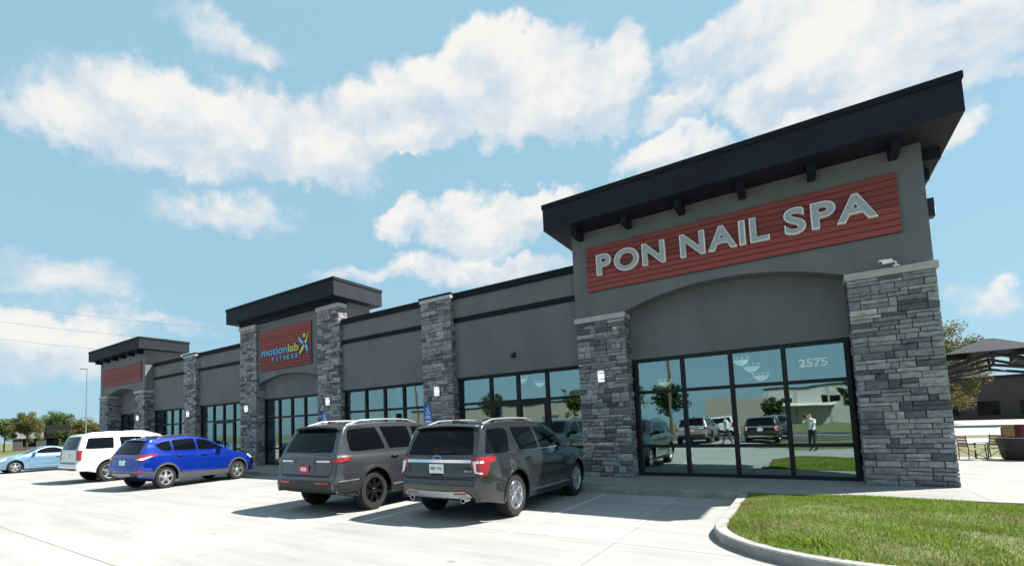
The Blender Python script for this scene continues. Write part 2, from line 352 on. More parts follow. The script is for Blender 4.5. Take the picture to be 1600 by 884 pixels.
# island kerb: straight down x=-3.36, a quarter turn, then along y=-7.35
def arc_pts(cx, cy, r, a0, a1, n): return [(cx+r*math.cos(R(a0+(a1-a0)*i/n)), cy+r*math.sin(R(a0+(a1-a0)*i/n))) for i in range(n+1)]
def kerb_path(ri): return [(-3.40+ri, -2.46), (-3.40+ri, -4.4)]+arc_pts(-1.75, -5.72, 1.65-ri, 180, 270, 12)+[(2.2, -7.37+ri), (5.2, -7.37+ri), (9, -7.37+ri), (14, -7.37+ri)]
po, pi_ = kerb_path(0), kerb_path(.15)
segs = [(0, 1), (1, 3), (3, 6), (6, 9), (9, 12), (12, 15), (15, 16), (16, 17), (17, len(po)-1)]
for a, b in segs:
    mb = MB()
    for i in range(a, b):
        if i+1 >= len(po): break
        o0, o1, i0, i1 = po[i], po[i+1], pi_[i], pi_[i+1]
        def sl(p, q, t): return (p[0]+(q[0]-p[0])*t, p[1]+(q[1]-p[1])*t)
        c0, c1 = sl(o0, i0, .12), sl(o1, i1, .12)
        vs = [(*o0, -.1), (*o1, -.1), (*o1, .115), (*o0, .115), (*c1, S0+.003), (*c0, S0+.003), (*i1, S0+.003), (*i0, S0+.003), (*i1, -.1), (*i0, -.1)]
        mb.add(vs, [(0, 1, 2, 3), (3, 2, 4, 5), (5, 4, 6, 7), (7, 6, 8, 9)])
    mb.build('kerb_stone', M['kerb'], kb)
# island soil, softly mounded
def island_z(x, y):
    e = min(x+3.25, -2.16-y, y+7.22); return S0-.03+.11*max(0, min(1, e/1.4))+.02*math.sin(x*2.3+y)+.012*math.sin(y*5+x*3)
def in_island(x, y, m=.03):
    if y > -2.16-m or y < -7.22+m or x < -3.25+m: return False
    if x < -1.75 and y < -5.72: return (x+1.75)**2+(y+5.72)**2 < (1.5-m)**2
    return True
mb = MB(); nx, ny = 90, 56; idx = {}
for i in range(nx+1):
    for j in range(ny+1):
        x = -3.25+i*(17.2/nx); y = -7.22+j*(5.06/ny)
        idx[i, j] = len(mb.v); mb.v.append((x, y, island_z(x, y)))
for i in range(nx):
    for j in range(ny):
        cx = -3.25+(i+.5)*(17.2/nx); cy = -7.22+(j+.5)*(5.06/ny)
        if in_island(cx, cy, -.06): mb.f.append((idx[i, j], idx[i+1, j], idx[i+1, j+1], idx[i, j+1])); mb.m.append(0)
o = mb.build('grass_island', M['lawn'], smooth='all'); tag(o, kind='structure')

# ================================================================== the building
B = empty('strip_mall_building', (-20.7, 0, S0)); BO = Vector((-20.7, 0, S0))
tag(B, 'long dark grey single-storey shopping strip with three raised towers and stone piers', 'building')
def bw(o): o.location = -BO; return o               # meshes below are written in world coordinates
def part(name, mb, m, parent=None, **k):
    o = mb.build(name, m, None, **k)
    if parent is None: o.parent = B; o.location = -BO
    else: o.parent = parent
    return o
def pbox(name, x0, x1, y0, y1, z0, z1, m, parent=None, bevel=0): return part(name, MB().box(x0, x1, y0, y1, z0, z1), m, parent, bevel=bevel)

def stone_geo(u0, u1, z0, z1, proud, rnd):
    """one rough-faced stone in (u, out, z)"""
    nu = 3 if u1-u0 > .24 else 2; nz = 2; vs = []; fs = []; gap = .004
    for j in range(nz+1):
        for i in range(nu+1):
            edge = i in (0, nu) or j in (0, nz)
            u = u0+(u1-u0)*i/nu; z = z0+(z1-z0)*j/nz
            if i == 0: u += gap+rnd.uniform(0, .008)
            elif i == nu: u -= gap+rnd.uniform(0, .008)
            else: u += rnd.uniform(-.03, .03)*(u1-u0)
            if j == 0: z += gap+rnd.uniform(0, .006)
            elif j == nz: z -= gap+rnd.uniform(0, .006)
            else: z += rnd.uniform(-.02, .02)
            vs.append((u, proud+rnd.uniform(-.007, .009)-(.016 if edge else 0), z))
    W = nu+1
    for j in range(nz):
        for i in range(nu): fs.append((j*W+i, j*W+i+1, (j+1)*W+i+1, (j+1)*W+i))
    loop = [i for i in range(W)]+[j*W+nu for j in range(1, nz+1)]+[nz*W+i for i in range(nu-1, -1, -1)]+[j*W for j in range(nz-1, 0, -1)]
    k = len(vs); vs += [(vs[q][0], -.01, vs[q][2]) for q in loop]; n = len(loop)
    fs += [(loop[(q+1) % n], loop[q], k+q, k+(q+1) % n) for q in range(n)]
    return vs, fs
def courses(z0, z1, rnd):
    z = z0; out = []
    while z < z1-.001:
        h = rnd.choice((.075, .09, .1, .115, .13, .15, .19)); 
        if z1-(z+h) < .075: h = z1-z
        out.append((z, z+h)); z += h
    return out
def layout(w, z0, z1, rnd):
    """random ashlar on a face of width w"""
    out = []
    for a, b in courses(z0, z1, rnd):
        u = 0
        while u < w-.001:
            l = rnd.choice((.13, .19, .25, .31, .37, .44, .5))
            if w-(u+l) < .12: l = w-u
            if l > .22 and b-a > .15 and rnd.random() < .45:      # two thin ones on top of each other
                m_ = a+(b-a)*rnd.choice((.4, .5, .6)); out.append((u, u+l, a, m_)); out.append((u, u+l, m_, b))
            else: out.append((u, u+l, a, b))
            u += l
    return out
def pier(x0, x1, yf, yb, z0, z1, single, seed, sides='LR'):
    rnd = random.Random(seed); t = .075
    P = pbox('pier', x0+t, x1-t, yf+t, yb, z0, z1, M['mortar'])
    rest = MB()
    faces = [('F', x1-x0, lambda u, o, z: (x0+u, yf+t-o, z))]
    if 'R' in sides: faces.append(('R', yb-yf-t, lambda u, o, z: (x1-t+o, yf+t+u, z)))
    if 'L' in sides: faces.append(('L', yb-yf-t, lambda u, o, z: (x0+t-o, yb-u, z)))
    for nm, w, fn in faces:
        for u0, u1, a, b in layout(w, z0, z1, rnd):
            vs, fs = stone_geo(u0, u1, a, b, t+rnd.uniform(-.012, .014), rnd)
            vs = [fn(*v) for v in vs]
            if nm in single:
                o = MB().add(vs, fs).build('stone', M['stone'], P)
            else: rest.add(vs, fs)
    if rest.v:
        o = rest.build('stone_veneer', M['stone'], P); tag(o, kind='stuff')
    return P
def capstone(x0, x1, yf, yb, z0, z1, P, m='cap'):
    pbox('pier_cap', x0-.035, x1+.035, yf-.035, yb, z0, z1, M[m], P, bevel=.012)

WH = 3.27                                           # window head
def storefront(xs, y, zs, x_l, x_r, skip=()):
    """dark aluminium frame with a pane in each cell; skip = cells left for doors"""
    fb = MB(); w = .05; top = zs[-1]
    F = None
    for i, x in enumerate(xs):
        a, b = (x, x+.085) if i == 0 else (x-.085, x) if i == len(xs)-1 else (x-w, x+w)
        fb.box(a, b, y-.06, y+.07, zs[0], top)
    for i in range(len(xs)-1):
        a = xs[i]+(.085 if i == 0 else w); b = xs[i+1]-(.085 if i == len(xs)-2 else w)
        for j, z in enumerate(zs):
            if any(i == si and j < sj for si, sj in skip): continue
            h = (z, z+.1) if j == 0 else (z-.1, z) if j == len(zs)-1 else (z-.042, z+.042)
            fb.box(a, b, y-.056, y+.066, *h)
    F = part('storefront_frame', fb, M['frame'])
    for i in range(len(xs)-1):
        for j in range(len(zs)-1):
            if any(i == si and j < sj for si, sj in skip): continue
            a = xs[i]+(.08 if i == 0 else w-.005); b = xs[i+1]-(.08 if i == len(xs)-2 else w-.005)
            c = zs[j]+(.095 if j == 0 else .03); d = zs[j+1]-(.095 if j == len(zs)-2 else .03)
            o = pbox('pane', a, b, y, y+.008, c, d, M['glass'], F)
            tl = random.uniform(-.0022, .0022); mid = Vector(((a+b)/2, y, (c+d)/2))
            o.matrix_local = Matrix.Translation(mid) @ Matrix.Rotation(tl, 4, 'Z') @ Matrix.Rotation(random.uniform(-.0018, .0018), 4, 'X') @ Matrix.Translation(-mid)
    return F
def door(x0, x1, y, z0, z1, hinge):
    mb = MB(); e = .085
    mb.box(x0+.006, x0+e, y-.05, y+.05, z0+.01, z1); mb.box(x1-e, x1-.006, y-.05, y+.05, z0+.01, z1)
    mb.box(x0+e, x1-e, y-.048, y+.048, z0+.01, z0+.24); mb.box(x0+e, x1-e, y-.048, y+.048, z1-.1, z1)
    D = part('door', mb, M['frame'])
    pbox('pane', x0+e-.01, x1-e+.01, y, y+.008, z0+.22, z1-.08, M['glass'], D)
    hx = x1-.14 if hinge < 0 else x0+.14
    part('handle', MB().tube([(hx, y-.05, 1.0), (hx, y-.11, 1.0), (hx, y-.11, 1.35), (hx, y-.05, 1.35)], .014, 6), M['steel'], D, smooth=True)

def arch_wall(x0, x1, a0, a1, zs_, rise, zt, yf, yb, zb):
    """front wall of a tower with a segmental arch between its piers"""
    w = (a1-a0)/2; r = (w*w+rise*rise)/(2*rise); cx = (a0+a1)/2; cz = zs_+rise-r; th = math.asin(w/r); n = 28
    arc = [(cx+r*math.sin(-th+2*th*i/n), cz+r*math.cos(-th+2*th*i/n)) for i in range(n+1)]
    mb = MB()
    top = zt
    for i in range(n):                                  # columns above the arch
        (xa, za), (xb, zb2) = arc[i], arc[i+1]
        vs = [(xa, yf, za), (xb, yf, zb2), (xb, yf, top), (xa, yf, top), (xa, yb, za), (xb, yb, zb2), (xb, yb, top), (xa, yb, top)]
        mb.add(vs, [(0, 1, 2, 3), (7, 6, 5, 4), (1, 0, 4, 5), (3, 2, 6, 7)])
    if a0 > x0: mb.add([(x0, yf, zb), (a0, yf, zb), (a0, yf, top), (x0, yf, top), (x0, yb, zb), (a0, yb, zb), (a0, yb, top), (x0, yb, top)], [(0, 1, 2, 3), (5, 4, 7, 6), (0, 4, 5, 1), (4, 0, 3, 7), (3, 2, 6, 7)])
    if x1 > a1: mb.add([(a1, yf, zb), (x1, yf, zb), (x1, yf, top), (a1, yf, top), (a1, yb, zb), (x1, yb, zb), (x1, yb, top), (a1, yb, top)], [(0, 1, 2, 3), (5, 4, 7, 6), (0, 4, 5, 1), (1, 5, 6, 2), (3, 2, 6, 7)])
    return part('tower_wall', mb, M['eifs'])
def plank_panel(x0, x1, z0, z1, y, n):
    F = pbox('sign_panel', x0, x1, y-.025, y-.001, z0, z1, M['band']); h = (z1-z0)/n; me = None
    for k in range(n):
        zb = z0+k*h
        pts = [(y-.024, zb+.006), (y-.052, zb+.006), (y-.058, zb+.012), (y-.054, zb+h-.012), (y-.046, zb+h-.004), (y-.024, zb+h-.004)]
        o = part('plank', MB().prism(pts, 'x', x0+.002, x1-.002), M['wood'], F)
    return F
def tower_roof(x0, x1, y0, y1, z0, z1):
    mb = MB().box(x0, x1, y0, y1, z0, z1)
    Rf = part('tower_roof', mb, M['fascia'], bevel=.006)
    fl = MB(); e = .022                                   # metal flashing round the top edge
    fl.box(x0-e, x1+e, y0-e, y0+.05, z1-.10, z1+.03); fl.box(x0-e, x1+e, y1-.05, y1+e, z1-.10, z1+.03)
    fl.box(x0-e, x0+.05, y0+.0501, y1-.0501, z1-.10, z1+.029); fl.box(x1-.05, x1+e, y0+.0501, y1-.0501, z1-.10, z1+.029)
    part('flashing', fl, M['band'], Rf)
    pbox('roof_deck', x0+.05, x1-.05, y0+.05, y1-.05, z1+.001, z1+.012, M['roofing'], Rf)
    return Rf

# ---- main walls, coping and belt
for xa, xb in ((-17.34, -7.325), (-34.385, -24.6)):
    w = pbox('wall', xa, xb, 0, .22, WH+.001, 6.0, M['eifs'])
    pbox('parapet_coping', xa, xb, -.075, .35, 5.98, 6.19, M['band'])
    pbox('belt_course', xa, xb, -.045, .01, 5.16, 5.32, M['band'])
    pbox('soffit_board', xa, xb, .02, .2, WH-.05, WH-.002, M['frame'])
# ---- tower A
YA = -.21
pa = pier(-7.31, -5.98, -.27, .30, S0, 4.40, 'F', 11)
capstone(-7.31, -5.98, -.27, .25, 4.401, 4.55, pa)
pb_ = pier(-1.35, .02, -.27, .30, S0, 4.40, 'F', 12)
capstone(-1.35, .02, -.27, .25, 4.401, 4.55, pb_)
arch_wall(-7.32, 0, -5.98, -1.35, 4.56, .44, 7.0, YA, .26, 4.551)
pbox('recess_wall', -5.985, -1.345, .275, .42, 3.285, 5.3, M['eifs'])
storefront([-5.95, -4.74, -3.65, -2.57, -1.38], .34, [S0, .92, 2.37, 3.285], -5.98, -1.35)
pan_a = plank_panel(-6.91, -.41, 5.25, 6.51, YA, 9)
ra = tower_roof(-7.78, .47, -1.11, 2.9, 7.0, 7.72)
for x in (-7.03, -5.70, -4.40, -3.08, -1.77, -.43): pbox('bracket', x-.075, x+.075, -.80, -.205, 6.77, 7.0, M['fascia'], ra, bevel=.008)
for y in (.35, 1.5): pbox('bracket', .005, .36, y-.075, y+.075, 6.77, 7.0, M['fascia'], ra)
pbox('tower_side_wall', -.3, 0, .262, 2.6, 4.5, 6.99, M['eifs']); pbox('tower_side_wall', -7.32, -7.02, .262, 2.6, 4.5, 6.99, M['eifs']); pbox('tower_back_wall', -7.01, -.31, 2.3, 2.6, 5.6, 6.99, M['eifs'])
# ---- tower B
pb1 = pier(-24.60, -23.23, -.19, .30, S0, 6.72, '', 21); capstone(-24.60, -23.23, -.19, .25, 6.721, 6.89, pb1)
pb2 = pier(-18.71, -17.34, -.19, .30, S0, 6.72, '', 22); capstone(-18.71, -17.34, -.19, .25, 6.721, 6.89, pb2)
arch_wall(-23.23, -18.71, -23.22, -18.72, 4.01, .32, 7.05, -.04, .26, 3.9)
pbox('recess_wall', -23.235, -18.705, .275, .42, 3.285, 4.6, M['eifs'])
storefront([-23.21, -22.1, -21.15, -20.2, -19.25, -18.73], .35, [S0, .92, 2.37, 3.285], -23.23, -18.71)
pan_b = plank_panel(-23.0, -19.2, 4.57, 6.46, -.04, 13)
rb = tower_roof(-24.96, -17.02, -.70, 2.09, 7.06, 7.78)
pbox('tower_body', -24.5, -17.45, .305, 1.75, 5.4, 7.058, M['eifs']); pbox('frieze', -24.62, -17.32, -.2, .3, 6.891, 7.059, M['fascia'])
# ---- tower C
YC = -.53
pc1 = pier(-41.34, -40.0, -.59, .30, S0, 4.38, '', 31); capstone(-41.34, -40.0, -.59, .25, 4.381, 4.53, pc1)
pc2 = pier(-35.72, -34.39, -.59, .30, S0, 4.38, '', 32); capstone(-35.72, -34.39, -.59, .25, 4.381, 4.53, pc2)
arch_wall(-41.34, -34.39, -40.0, -35.72, 4.54, .32, 6.99, YC, .26, 4.531)
pbox('recess_wall', -40.0, -35.72, .275, .42, 3.285, 5.3, M['eifs'])
storefront([-39.98, -38.9, -37.85, -36.8, -35.74], .34, [S0, .92, 2.37, 3.285], -40, -35.7)
pan_c = plank_panel(-40.94, -34.80, 5.13, 6.30, YC, 9)
rc = tower_roof(-41.88, -33.85, -1.11, 1.88, 6.99, 7.66)
for x in (-41.05, -39.8, -38.5, -37.2, -35.95, -34.7): pbox('bracket', x-.075, x+.075, -.95, -.525, 6.76, 6.99, M['fascia'], rc)
pbox('tower_body', -41.34, -34.392, .262, 1.6, 4.531, 6.989, M['eifs'])
# ---- pilasters between bays
for xa, xb, sd in ((-12.98, -11.69, 41), (-30.20, -28.88, 42)):
    p = pier(xa, xb, -.24, .18, S0, 6.0, '', sd); capstone(xa, xb, -.24, .18, 6.001, 6.13, p); pbox('metal_cap', xa-.05, xb+.05, -.29, .18, 6.131, 6.20, M['band'], p)
# ---- bay storefronts
YW = .12
Z3 = [S0, .92, 2.37, WH]
storefront([-11.62, -10.40, -9.42, -8.44, -7.33], YW, Z3, 0, 0, skip=((1, 2), (2, 2)))
door(-10.36, -9.425, YW, S0, 2.33, -1); door(-9.415, -8.48, YW, S0, 2.33, 1)
storefront([-17.32, -16.12, -15.12, -14.15, -13.0], YW, Z3, 0, 0)
storefront([-28.86, -27.55, -26.56, -25.58, -24.62], YW, Z3, 0, 0, skip=((1, 2), (2, 2)))
door(-27.51, -26.565, YW, S0, 2.33, -1); door(-26.555, -25.62, YW, S0, 2.33, 1)
storefront([-34.37, -33.3, -32.23, -31.28, -30.22], YW, Z3, 0, 0)
# ---- shell and rooms behind the glass
pbox('roof', -41.2, -.05, .45, 19.8, 5.45, 5.6, M['roofing']); pbox('back_wall', -41.3, 0, 19.7, 20, S0, 6.19, M['eifs'])
pbox('side_wall', -.25, -.001, .305, 19.69, S0, 4.49, M['eifs']); pbox('side_wall', -.25, -.001, 2.7, 19.69, 4.5, 6.1, M['eifs']); pbox('side_wall', -41.3, -41.05, .45, 19.69, S0, 6.1, M['eifs'])
pbox('interior_floor', -41, -.26, .255, 9.9, .04, S0+.012, M['infloor']); pbox('interior_ceiling', -41, -.26, .45, 9.9, 3.62, 3.75, M['interior']); pbox('interior_back_wall', -41, -.26, 9.9, 10.05, S0, 3.6, M['interior'])
for x in (-12.4, -24.0, -29.5): pbox('partition_wall', x-.07, x+.07, .4, 9.89, S0+.015, 3.6, M['interior'])

# ================================================================== things fixed to the building
def sign_letters(root, words, zbase, zcap, y, m_out, m_face, lab=None):
    for s, xa, xb in words:
        ms = []; adv = 0; gap = .105
        for ch in s:
            me = text_mesh(ch, 1, .1, .034); a, b, c, d = me_bounds(me); adv -= (.11 if ch == 'A' and ms else 0)*(1 if ms and ms[-1][0] == 'P' else .35); ms.append((ch, a, b, adv)); adv += (b-a)+gap-(.05 if ch == 'A' else 0)
            bpy.data.meshes.remove(me)
        tot = ms[-1][3]+ms[-1][2]-ms[-1][1]; k = (xb-xa)/tot
        for ch, a, b, x in ms:
            x0 = xa+x*k; x1 = x0+(b-a)*k; dz = .012 if ch in 'OS' else 0
            L_ = put_text('letter', ch, x0, x1, zbase-dz, zcap+dz, y-.05, m_out, root, .05, .034)
            e = .024; f = put_text('letter_face', ch, x0+e, x1-e, zbase-dz+e, zcap+dz-e, y-.102, m_face, L_, .006, .016)
ps = empty('shop_sign', (-3.66, YA-.058, 5.64))
tag(ps, 'large grey channel letters with white edges reading PON NAIL SPA on red boards', 'sign')
def rel(o, root):
    for c in o.children: c.location = -Vector(root.location)
sign_letters(ps, [('PON', -6.6, -4.83), ('NAIL', -4.48, -2.61), ('SPA', -2.33, -.75)], 5.64, 6.22, YA-.06, M['trimwhite'], M['face'])
rel(ps, ps)
ms_ = empty('shop_sign', (-21.2, -.1, 4.98))
tag(ms_, 'blue and lime fitness sign with a small leaping figure mark on red boards', 'sign')
def line_of(root, s, xa, xb, zb, zt, y, m, low=False):
    me = text_mesh(s, 1, .1, 0); A, Bq, C, D = me_bounds(me); bpy.data.meshes.remove(me); k = (xb-xa)/(Bq-A); kz = (zt-zb)/(D-C)
    cx = 0; advs = []
    for i, ch in enumerate(s):
        full = text_mesh(s[:i+1], 1, .1, 0); q = me_bounds(full); bpy.data.meshes.remove(full)
        one = text_mesh(ch, 1, .1, 0); w = me_bounds(one); bpy.data.meshes.remove(one)
        x1 = xa+(q[1]-A)*k; x0 = x1-(w[1]-w[0])*k
        put_text('letter', ch, x0, x1, zb+(w[2]-C)*kz, zb+(w[3]-C)*kz, y, m[i] if isinstance(m, list) else m, root, .02, .006)
line_of(ms_, 'motionlab', -22.80, -20.05, 5.25, 5.62, -.125, [M['mblue']]*6+[M['mgreen']]*3)
for q, ch in enumerate('FITNESS'):
    w_ = .05 if ch == 'I' else .17; xc_ = -21.9+q*.285
    put_text('letter', ch, xc_-w_/2, xc_+w_/2, 4.95, 5.14, -.125, M['mblue'], ms_, .02, .012)
def leafshape(name, pts, w, m):
    """a tapering stroke along pts in the facade plane"""
    n = len(pts); l = []; r_ = []
    for i, (x, z) in enumerate(pts):
        x2, z2 = pts[min(i+1, n-1)]; x1, z1 = pts[max(i-1, 0)]; d = Vector((x2-x1, z2-z1)).normalized(); t = i/(n-1); ww = w*(math.sin(math.pi*min(1, .12+t*.9))**.8)
        l.append((x-d.y*ww, z+d.x*ww)); r_.append((x+d.y*ww, z-d.x*ww))
    return MB().prism(l+r_[::-1], 'y', -.15, -.11).build(name, m, ms_)
def bez(p0, p1, p2, p3, n=14): return [tuple((1-t)**3*a+3*(1-t)**2*t*b+3*(1-t)*t*t*c+t**3*d for a, b, c, d in zip(p0, p1, p2, p3)) for t in [i/n for i in range(n+1)]]
leafshape('figure_body', bez((-19.95, 5.06), (-19.75, 5.35), (-19.45, 5.5), (-19.36, 5.98)), .06, M['mgreen'])
leafshape('figure_arm', bez((-19.99, 5.83), (-19.9, 5.6), (-19.75, 5.58), (-19.62, 5.5)), .07, M['mblue'])
leafshape('figure_leg', bez((-19.72, 5.5), (-19.5, 5.48), (-19.4, 5.3), (-19.42, 5.02)), .075, M['mblue'])
MB().lathe([(0, -.04), (.085, -.04), (.085, 0), (0, 0)], 20, 'y', (-19.62, -.11, 5.86)).build('figure_head', M['mgreen'], ms_)
rel(ms_, ms_)
# street number on the glass
sn = put_text('street_number', '2575', -2.29, -1.77, 2.70, 2.89, .330, M['white'], None, .003, .02)
tag(sn, 'white numerals 2575 on the upper right storefront pane', 'number')
# wall lamps
def wall_lamp(x, y, z, label):
    o = empty('wall_lamp', (x, y, z-.19)); tag(o, label, 'lamp', 'frosted lamps on the stone piers')
    bx('back_plate', -.09, .09, -.01, .03, 0, .38, M['steel'], o); bx('shade', -.075, .075, -.105, -.011, .05, .33, M['lampglass'], o, bevel=.01)
    for z0 in (.012, .095, .265, .34): bx('band', -.084, .084, -.113, -.0105, z0, z0+.026, M['steel'], o)
for x, y, lab in ((-6.66, -.29, 'banded frosted lamp on the stone pier beside the window numbered 2575'), (-12.32, -.26, 'banded frosted lamp on the narrow tall pier right of the blue-sign bay'), (-18.0, -.21, 'banded frosted lamp on the right pier of the fitness sign tower'),
                  (-23.93, -.21, 'banded frosted lamp on the left pier of the fitness sign tower'), (-29.55, -.26, 'banded frosted lamp on the tall pier next to the far tower'), (-35.05, -.61, 'banded frosted lamp on the right pier of the far tower')):
    wall_lamp(x, y, 2.85, lab)
# cameras and small fittings
c = empty('security_camera', (-.66, -.215, 4.555)); tag(c, 'white bullet security camera above the corner pier cap', 'camera')
MB().lathe([(0, 0), (.05, 0), (.05, .02), (.03, .03)], 14, 'z', (.1, -.10, 0)).tube([(.1, -.10, .02), (.1, -.1, .09), (.02, -.12, .10)], .013, 6).build('bracket', M['white'], c, smooth=True)
b_ = MB().tube([(.05, -.08, .115), (-.13, -.16, .095)], [.034, .036], 12).tube([(.04, -.08, .15), (-.16, -.17, .135)], [.02, .025], 8).build('camera_body', M['white'], c, smooth=True)
MB().tube([(-.128, -.1595, .095), (-.136, -.163, .0945)], .026, 12).build('lens', M['black'], b_)
c = empty('dome_camera', (-9.45, -.0, 3.71)); tag(c, 'small black dome fitting on the grey wall above the double doors', 'camera')
MB().lathe([(.0, -.16), (.05, -.15), (.075, -.11), (.08, -.07), (.08, -.05)], 18, 'z', (0, -.10, .15)).build('dome', M['blackmetal'], c, smooth=True); bx('mount', -.05, .05, -.12, .0, .1, .16, M['blackmetal'], c)
c = empty('wall_pack_light', (.0, -.02, 5.5)); tag(c, 'dark box wall light on the side wall under the corner roof', 'lamp')
bx('housing', .0, .13, -.02, .2, 0, .38, M['blackmetal'], c, bevel=.01); bx('lens', .131, .138, .0, .18, .03, .2, M['lampglass'], c)
# chandeliers in the salon
def chandelier(p, lab):
    o = empty('chandelier', p); tag(o, lab, 'chandelier', 'chandeliers in the salon')
    MB().tube([(0, 0, .12), (0, 0, 3.62-p[2])], .006, 5).build('rod', M['steel'], o)
    MB().lathe([(.20, .0), (.22, .03), (.20, .06), (.18, .03)], 20, 'z', closed=True).build('ring', M['steel'], o, smooth=True)
    mb = MB()
    for k in range(10):
        a = k*math.tau/10; mb.lathe([(0, -.03), (.018, -.005), (.018, .03), (0, .05)], 6, 'z', (.2*math.cos(a), .2*math.sin(a), .05))
    for k in range(6):
        a = k*math.tau/6; mb.lathe([(0, -.12), (.016, -.09), (0, -.04)], 6, 'z', (.1*math.cos(a), .1*math.sin(a), .02))
    mb.lathe([(.0, -.16), (.08, -.13), (.16, -.06), (.205, .0), (.19, .0), (.15, -.05), (.07, -.11), (0, -.14)], 16)
    mb.build('crystals', M['bulb'], o)
for k, (px, py, Y) in enumerate(((1038, 597, 3.2), (1157, 563, 2.4), (1174, 573, 2.4), (1189, 587, 3.6), (815, 592, 2.2), (843, 598, 3.6))):
    p = onY(px, py, Y); chandelier(tuple(p), 'small lit crystal chandelier hanging behind the storefront glass')
# reception furniture just inside the corner window: stools
for k in range(4):
    x = -2.05+k*.33
    o = empty('stool', (x, 2.3+.1*k, S0+.012)); tag(o, 'bright metal stool inside the corner storefront window', 'stool', 'stools inside the corner window')
    MB().lathe([(0, .44), (.14, .44), (.15, .47), (.13, .5), (0, .5)], 16).build('seat', M['white'], o, smooth=True)
    MB().tube([(0, 0, .02), (0, 0, .44)], .02, 8).build('post', M['steel'], o, smooth=True); MB().lathe([(0, .03), (.16, .01), (.16, 0), (0, 0)], 16).build('base', M['steel'], o, smooth=True)
# accessible parking signs
def hc_sign(x, lab):
    o = empty('parking_sign', (x, -1.9, S0)); tag(o, lab, 'sign')
    MB().box(-.022, .022, 0, .03, 0, 2.17).build('post', M['steel'], o)
    pl = bx('sign_plate', -.165, .165, -.012, -.001, 1.62, 2.15, M['signblue'], o, bevel=.003)
    mb = MB()
    mb.lathe([(0, 0), (.024, 0), (.024, -.004), (0, -.004)], 14, 'y', (-.01, -.0125, 2.075))
    def ribbon(pts, w):
        for (x0, z0), (x1, z1) in zip(pts[:-1], pts[1:]):
            d = Vector((x1-x0, z1-z0)).normalized(); n = Vector((-d.y, d.x))*w
            mb.prism([(x0+n.x, z0+n.y), (x0-n.x, z0-n.y), (x1-n.x, z1-n.y), (x1+n.x, z1+n.y)], 'y', -.0165, -.0125)
    ribbon([(-.012, 2.050), (-.005, 1.970), (.05, 1.968), (.07, 1.910), (.09, 1.915)], .010); ribbon([(-.008, 2.015), (.04, 2.013)], .008)
    ribbon([(-.005+.062*math.cos(R(a)), 1.945+.062*math.sin(R(a))) for a in range(120, 345, 18)], .0075)
    mb.build('wheelchair_symbol', M['white'], pl)
    mb = MB()
    for z, w in ((1.820, .11), (1.775, .09), (1.685, .12), (1.645, .10)): mb.box(-w, w, -.0145, -.0125, z, z+.022)
    mb.build('lettering', M['white'], pl)
hc_sign(-11.48, 'blue wheelchair parking sign in front of the narrow tall stone pier')
hc_sign(-16.24, 'blue wheelchair parking sign in front of the fitness tower right pier')

# ================================================================== cars
def paint(name, col, flake=.5, rough=.28):
    m = mat(name, col, rough, metal=flake, coat=1.0); return m
M['tyre'] = mat('tyre_rubber', (.011, .011, .012), .85, bump=.2, bscale=60)
M['rim'] = mat('alloy_rim', (.62, .63, .65), .28, metal=.9); M['rimblack'] = mat('gloss_black_rim', (.01, .01, .011), .18, coat=.6)
M['cglass'] = mat('privacy_glass', (.003, .004, .006), .03, spec=.2); M['chrome'] = mat('chrome', (.75, .77, .80), .08, metal=1.)
M['clad'] = mat('grey_cladding', (.055, .057, .06), .6, bump=.15, bscale=200); M['cladblack'] = mat('black_cladding', (.016, .017, .018), .55, bump=.15, bscale=200)
M['redlens'] = mat('red_lens', (.27, .006, .010), .12, coat=.8); M['clearlens'] = mat('clear_lens', (.72, .72, .74), .12, coat=.8); M['darklens'] = mat('smoked_lens', (.06, .01, .012), .12, coat=.8)
M['seam'] = mat('panel_gap', (.006, .006, .006), .8); M['plate'] = mat('plate_white', (.70, .73, .74), .5); M['platered'] = mat('plate_red', (.42, .02, .05), .5); M['plateink'] = mat('plate_ink', (.03, .05, .12), .6)
M['amber'] = mat('amber_lens', (.75, .28, .04), .15, coat=.8); M['silvertrim'] = mat('silver_trim', (.50, .51, .52), .32, metal=.7)

def chaikin(p, n=2):
    for _ in range(n):
        q = [p[0]]
        for a, b in zip(p[:-1], p[1:]): q += [tuple(.75*u+.25*v for u, v in zip(a, b)), tuple(.25*u+.75*v for u, v in zip(a, b))]
        p = q+[p[-1]]
    return p
def resample(p, d):
    out = [p[0]]; acc = 0
    for a, b in zip(p[:-1], p[1:]):
        a = Vector(a); b = Vector(b); l = (b-a).length
        if l < 1e-9: continue
        t = d-acc
        while t <= l: out.append(tuple(a+(b-a)*(t/l))); t += d
        acc = l-(t-d)
    out.append(p[-1]); return out
def lerp_tab(tab, z):
    if z <= tab[0][0]: return tab[0][1]
    for (a, b), (c, d) in zip(tab[:-1], tab[1:]):
        if z <= c: t = (z-a)/(c-a); return b+(d-b)*t
    return tab[-1][1]
def round_poly(pts, r=.03, n=4):
    out = []; k = len(pts)
    for i in range(k):
        p0, p, p1 = Vector(pts[i-1]), Vector(pts[i]), Vector(pts[(i+1) % k]); a = (p0-p); b = (p1-p); ra = min(r, a.length*.45, b.length*.45)
        A = p+a.normalized()*ra; Bq = p+b.normalized()*ra
        for j in range(n+1): t = j/n; out.append(tuple((1-t)**2*A+2*t*(1-t)*p+t*t*Bq))
    return out

